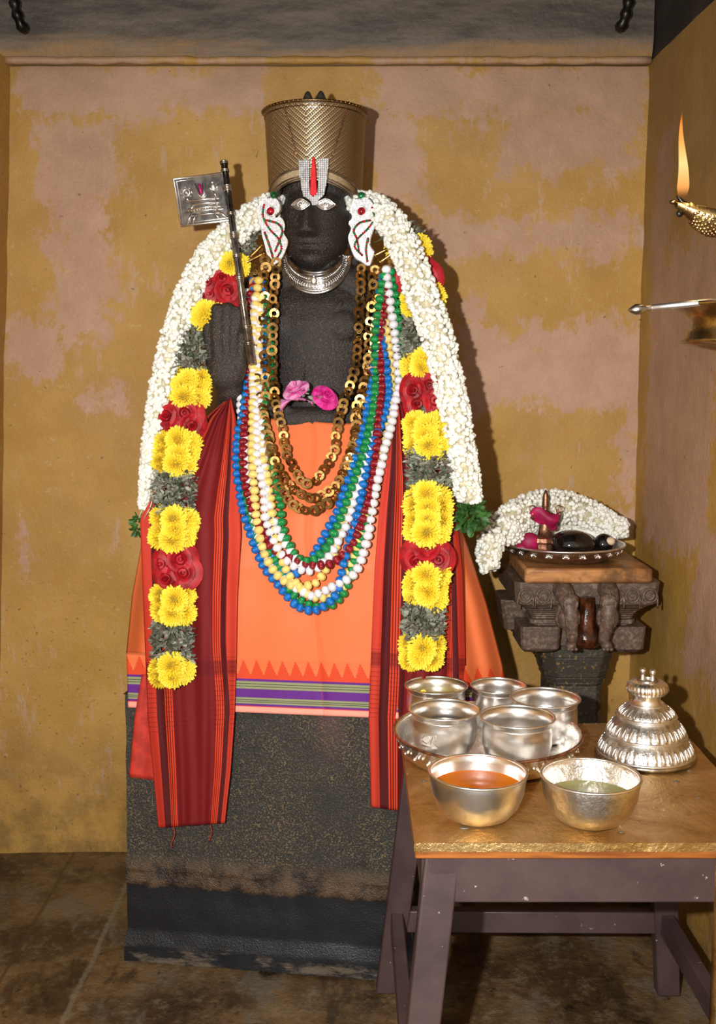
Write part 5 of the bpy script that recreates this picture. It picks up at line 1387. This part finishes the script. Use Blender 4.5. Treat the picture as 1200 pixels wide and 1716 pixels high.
def flame_mat():
    t = NT('flame'); X = t.xyz(); z0, z1 = zz(330), zz(185)
    f = t.math('DIVIDE', t.math('SUBTRACT', X[2], z0), z1 - z0)
    nd = t.n('ShaderNodeValToRGB'); t.l(f, nd.inputs[0]); cr = nd.color_ramp
    cr.elements[0].position = 0; cr.elements[0].color = (.35, .10, .03, 1); cr.elements[1].position = 1; cr.elements[1].color = (.9, .16, .02, 1)
    for p, c in ((.12, (.95, .40, .10, 1)), (.38, (1, .72, .28, 1)), (.65, (1, .42, .09, 1))): e = cr.elements.new(p); e.color = c
    em = t.n('ShaderNodeEmission'); t.l(nd.outputs[0], em.inputs[0]); em.inputs[1].default_value = 1.15
    tr = t.n('ShaderNodeBsdfTransparent'); mx = t.n('ShaderNodeMixShader')
    lw = t.n('ShaderNodeLayerWeight'); lw.inputs[0].default_value = .35
    al = t.math('MULTIPLY', t.ramp(lw.outputs['Facing'], .95, .35), t.math('MULTIPLY', t.ramp(f, -.02, .14), t.ramp(f, 1.02, .75)))
    t.l(al, mx.inputs[0]); t.l(tr.outputs[0], mx.inputs[1]); t.l(em.outputs[0], mx.inputs[2]); t.l(mx.outputs[0], t.out.inputs[0]); return t.mat
fb = Pm(1143, 334); ft_ = Pm(1144, 186); H_ = ft_.z - fb.z
pts = [fb.lerp(ft_, i / 24) + Vector((.002 * sin(i * .25), 0, 0)) for i in range(25)]
b = MB(); b.tube(pts, [max(.0004, .0088 * (min(1.0, (.62 + i / 9.0)) * (1 - (max(0, i - 3) / 21.0)) ** .9)) for i in range(25)], 20); b.build('flame', flame_mat(), root)
pl_ = bpy.data.lights.new('flame_light', 'POINT'); pl_.energy = .5; pl_.color = (1, .55, .2); pl_.shadow_soft_size = .012
plo = bpy.data.objects.new('flame_light', pl_); COL.objects.link(plo); plo.location = Pm(1143, 260) + Vector((0, -.03, 0))
# ladle
b = MB(); h0 = P(1092, 516, 1.50); h1 = P(1200, 505, 1.50) ; dirv = (h1 - h0).normalized(); h2_ = h0 + dirv * .26
b.tube([h0, h1, h2_], .0050, 10); pts = [h0 + dirv * k for k in (.004, -.002, -.006, -.014, -.022, -.028, -.033)]
root = empty('silver_ladle', h2_, 'slim silver ladle with a pointed handle end, laid across the rim of the brass lamp', 'ladle')
b.build('handle', M['silver'], root)
b = MB(); b.tube(pts, [.003, .0045, .0036, .0072, .0078, .0045, .0006], 12); b.build('pointed_finial', M['silver_dull'], root)
b = MB(); b.sph(h2_ + dirv * .02, (.03, .022, .012)); b.build('ladle_bowl', M['silver'], root)

for o in bpy.data.objects:
    if '_w' in o: del o['_w']
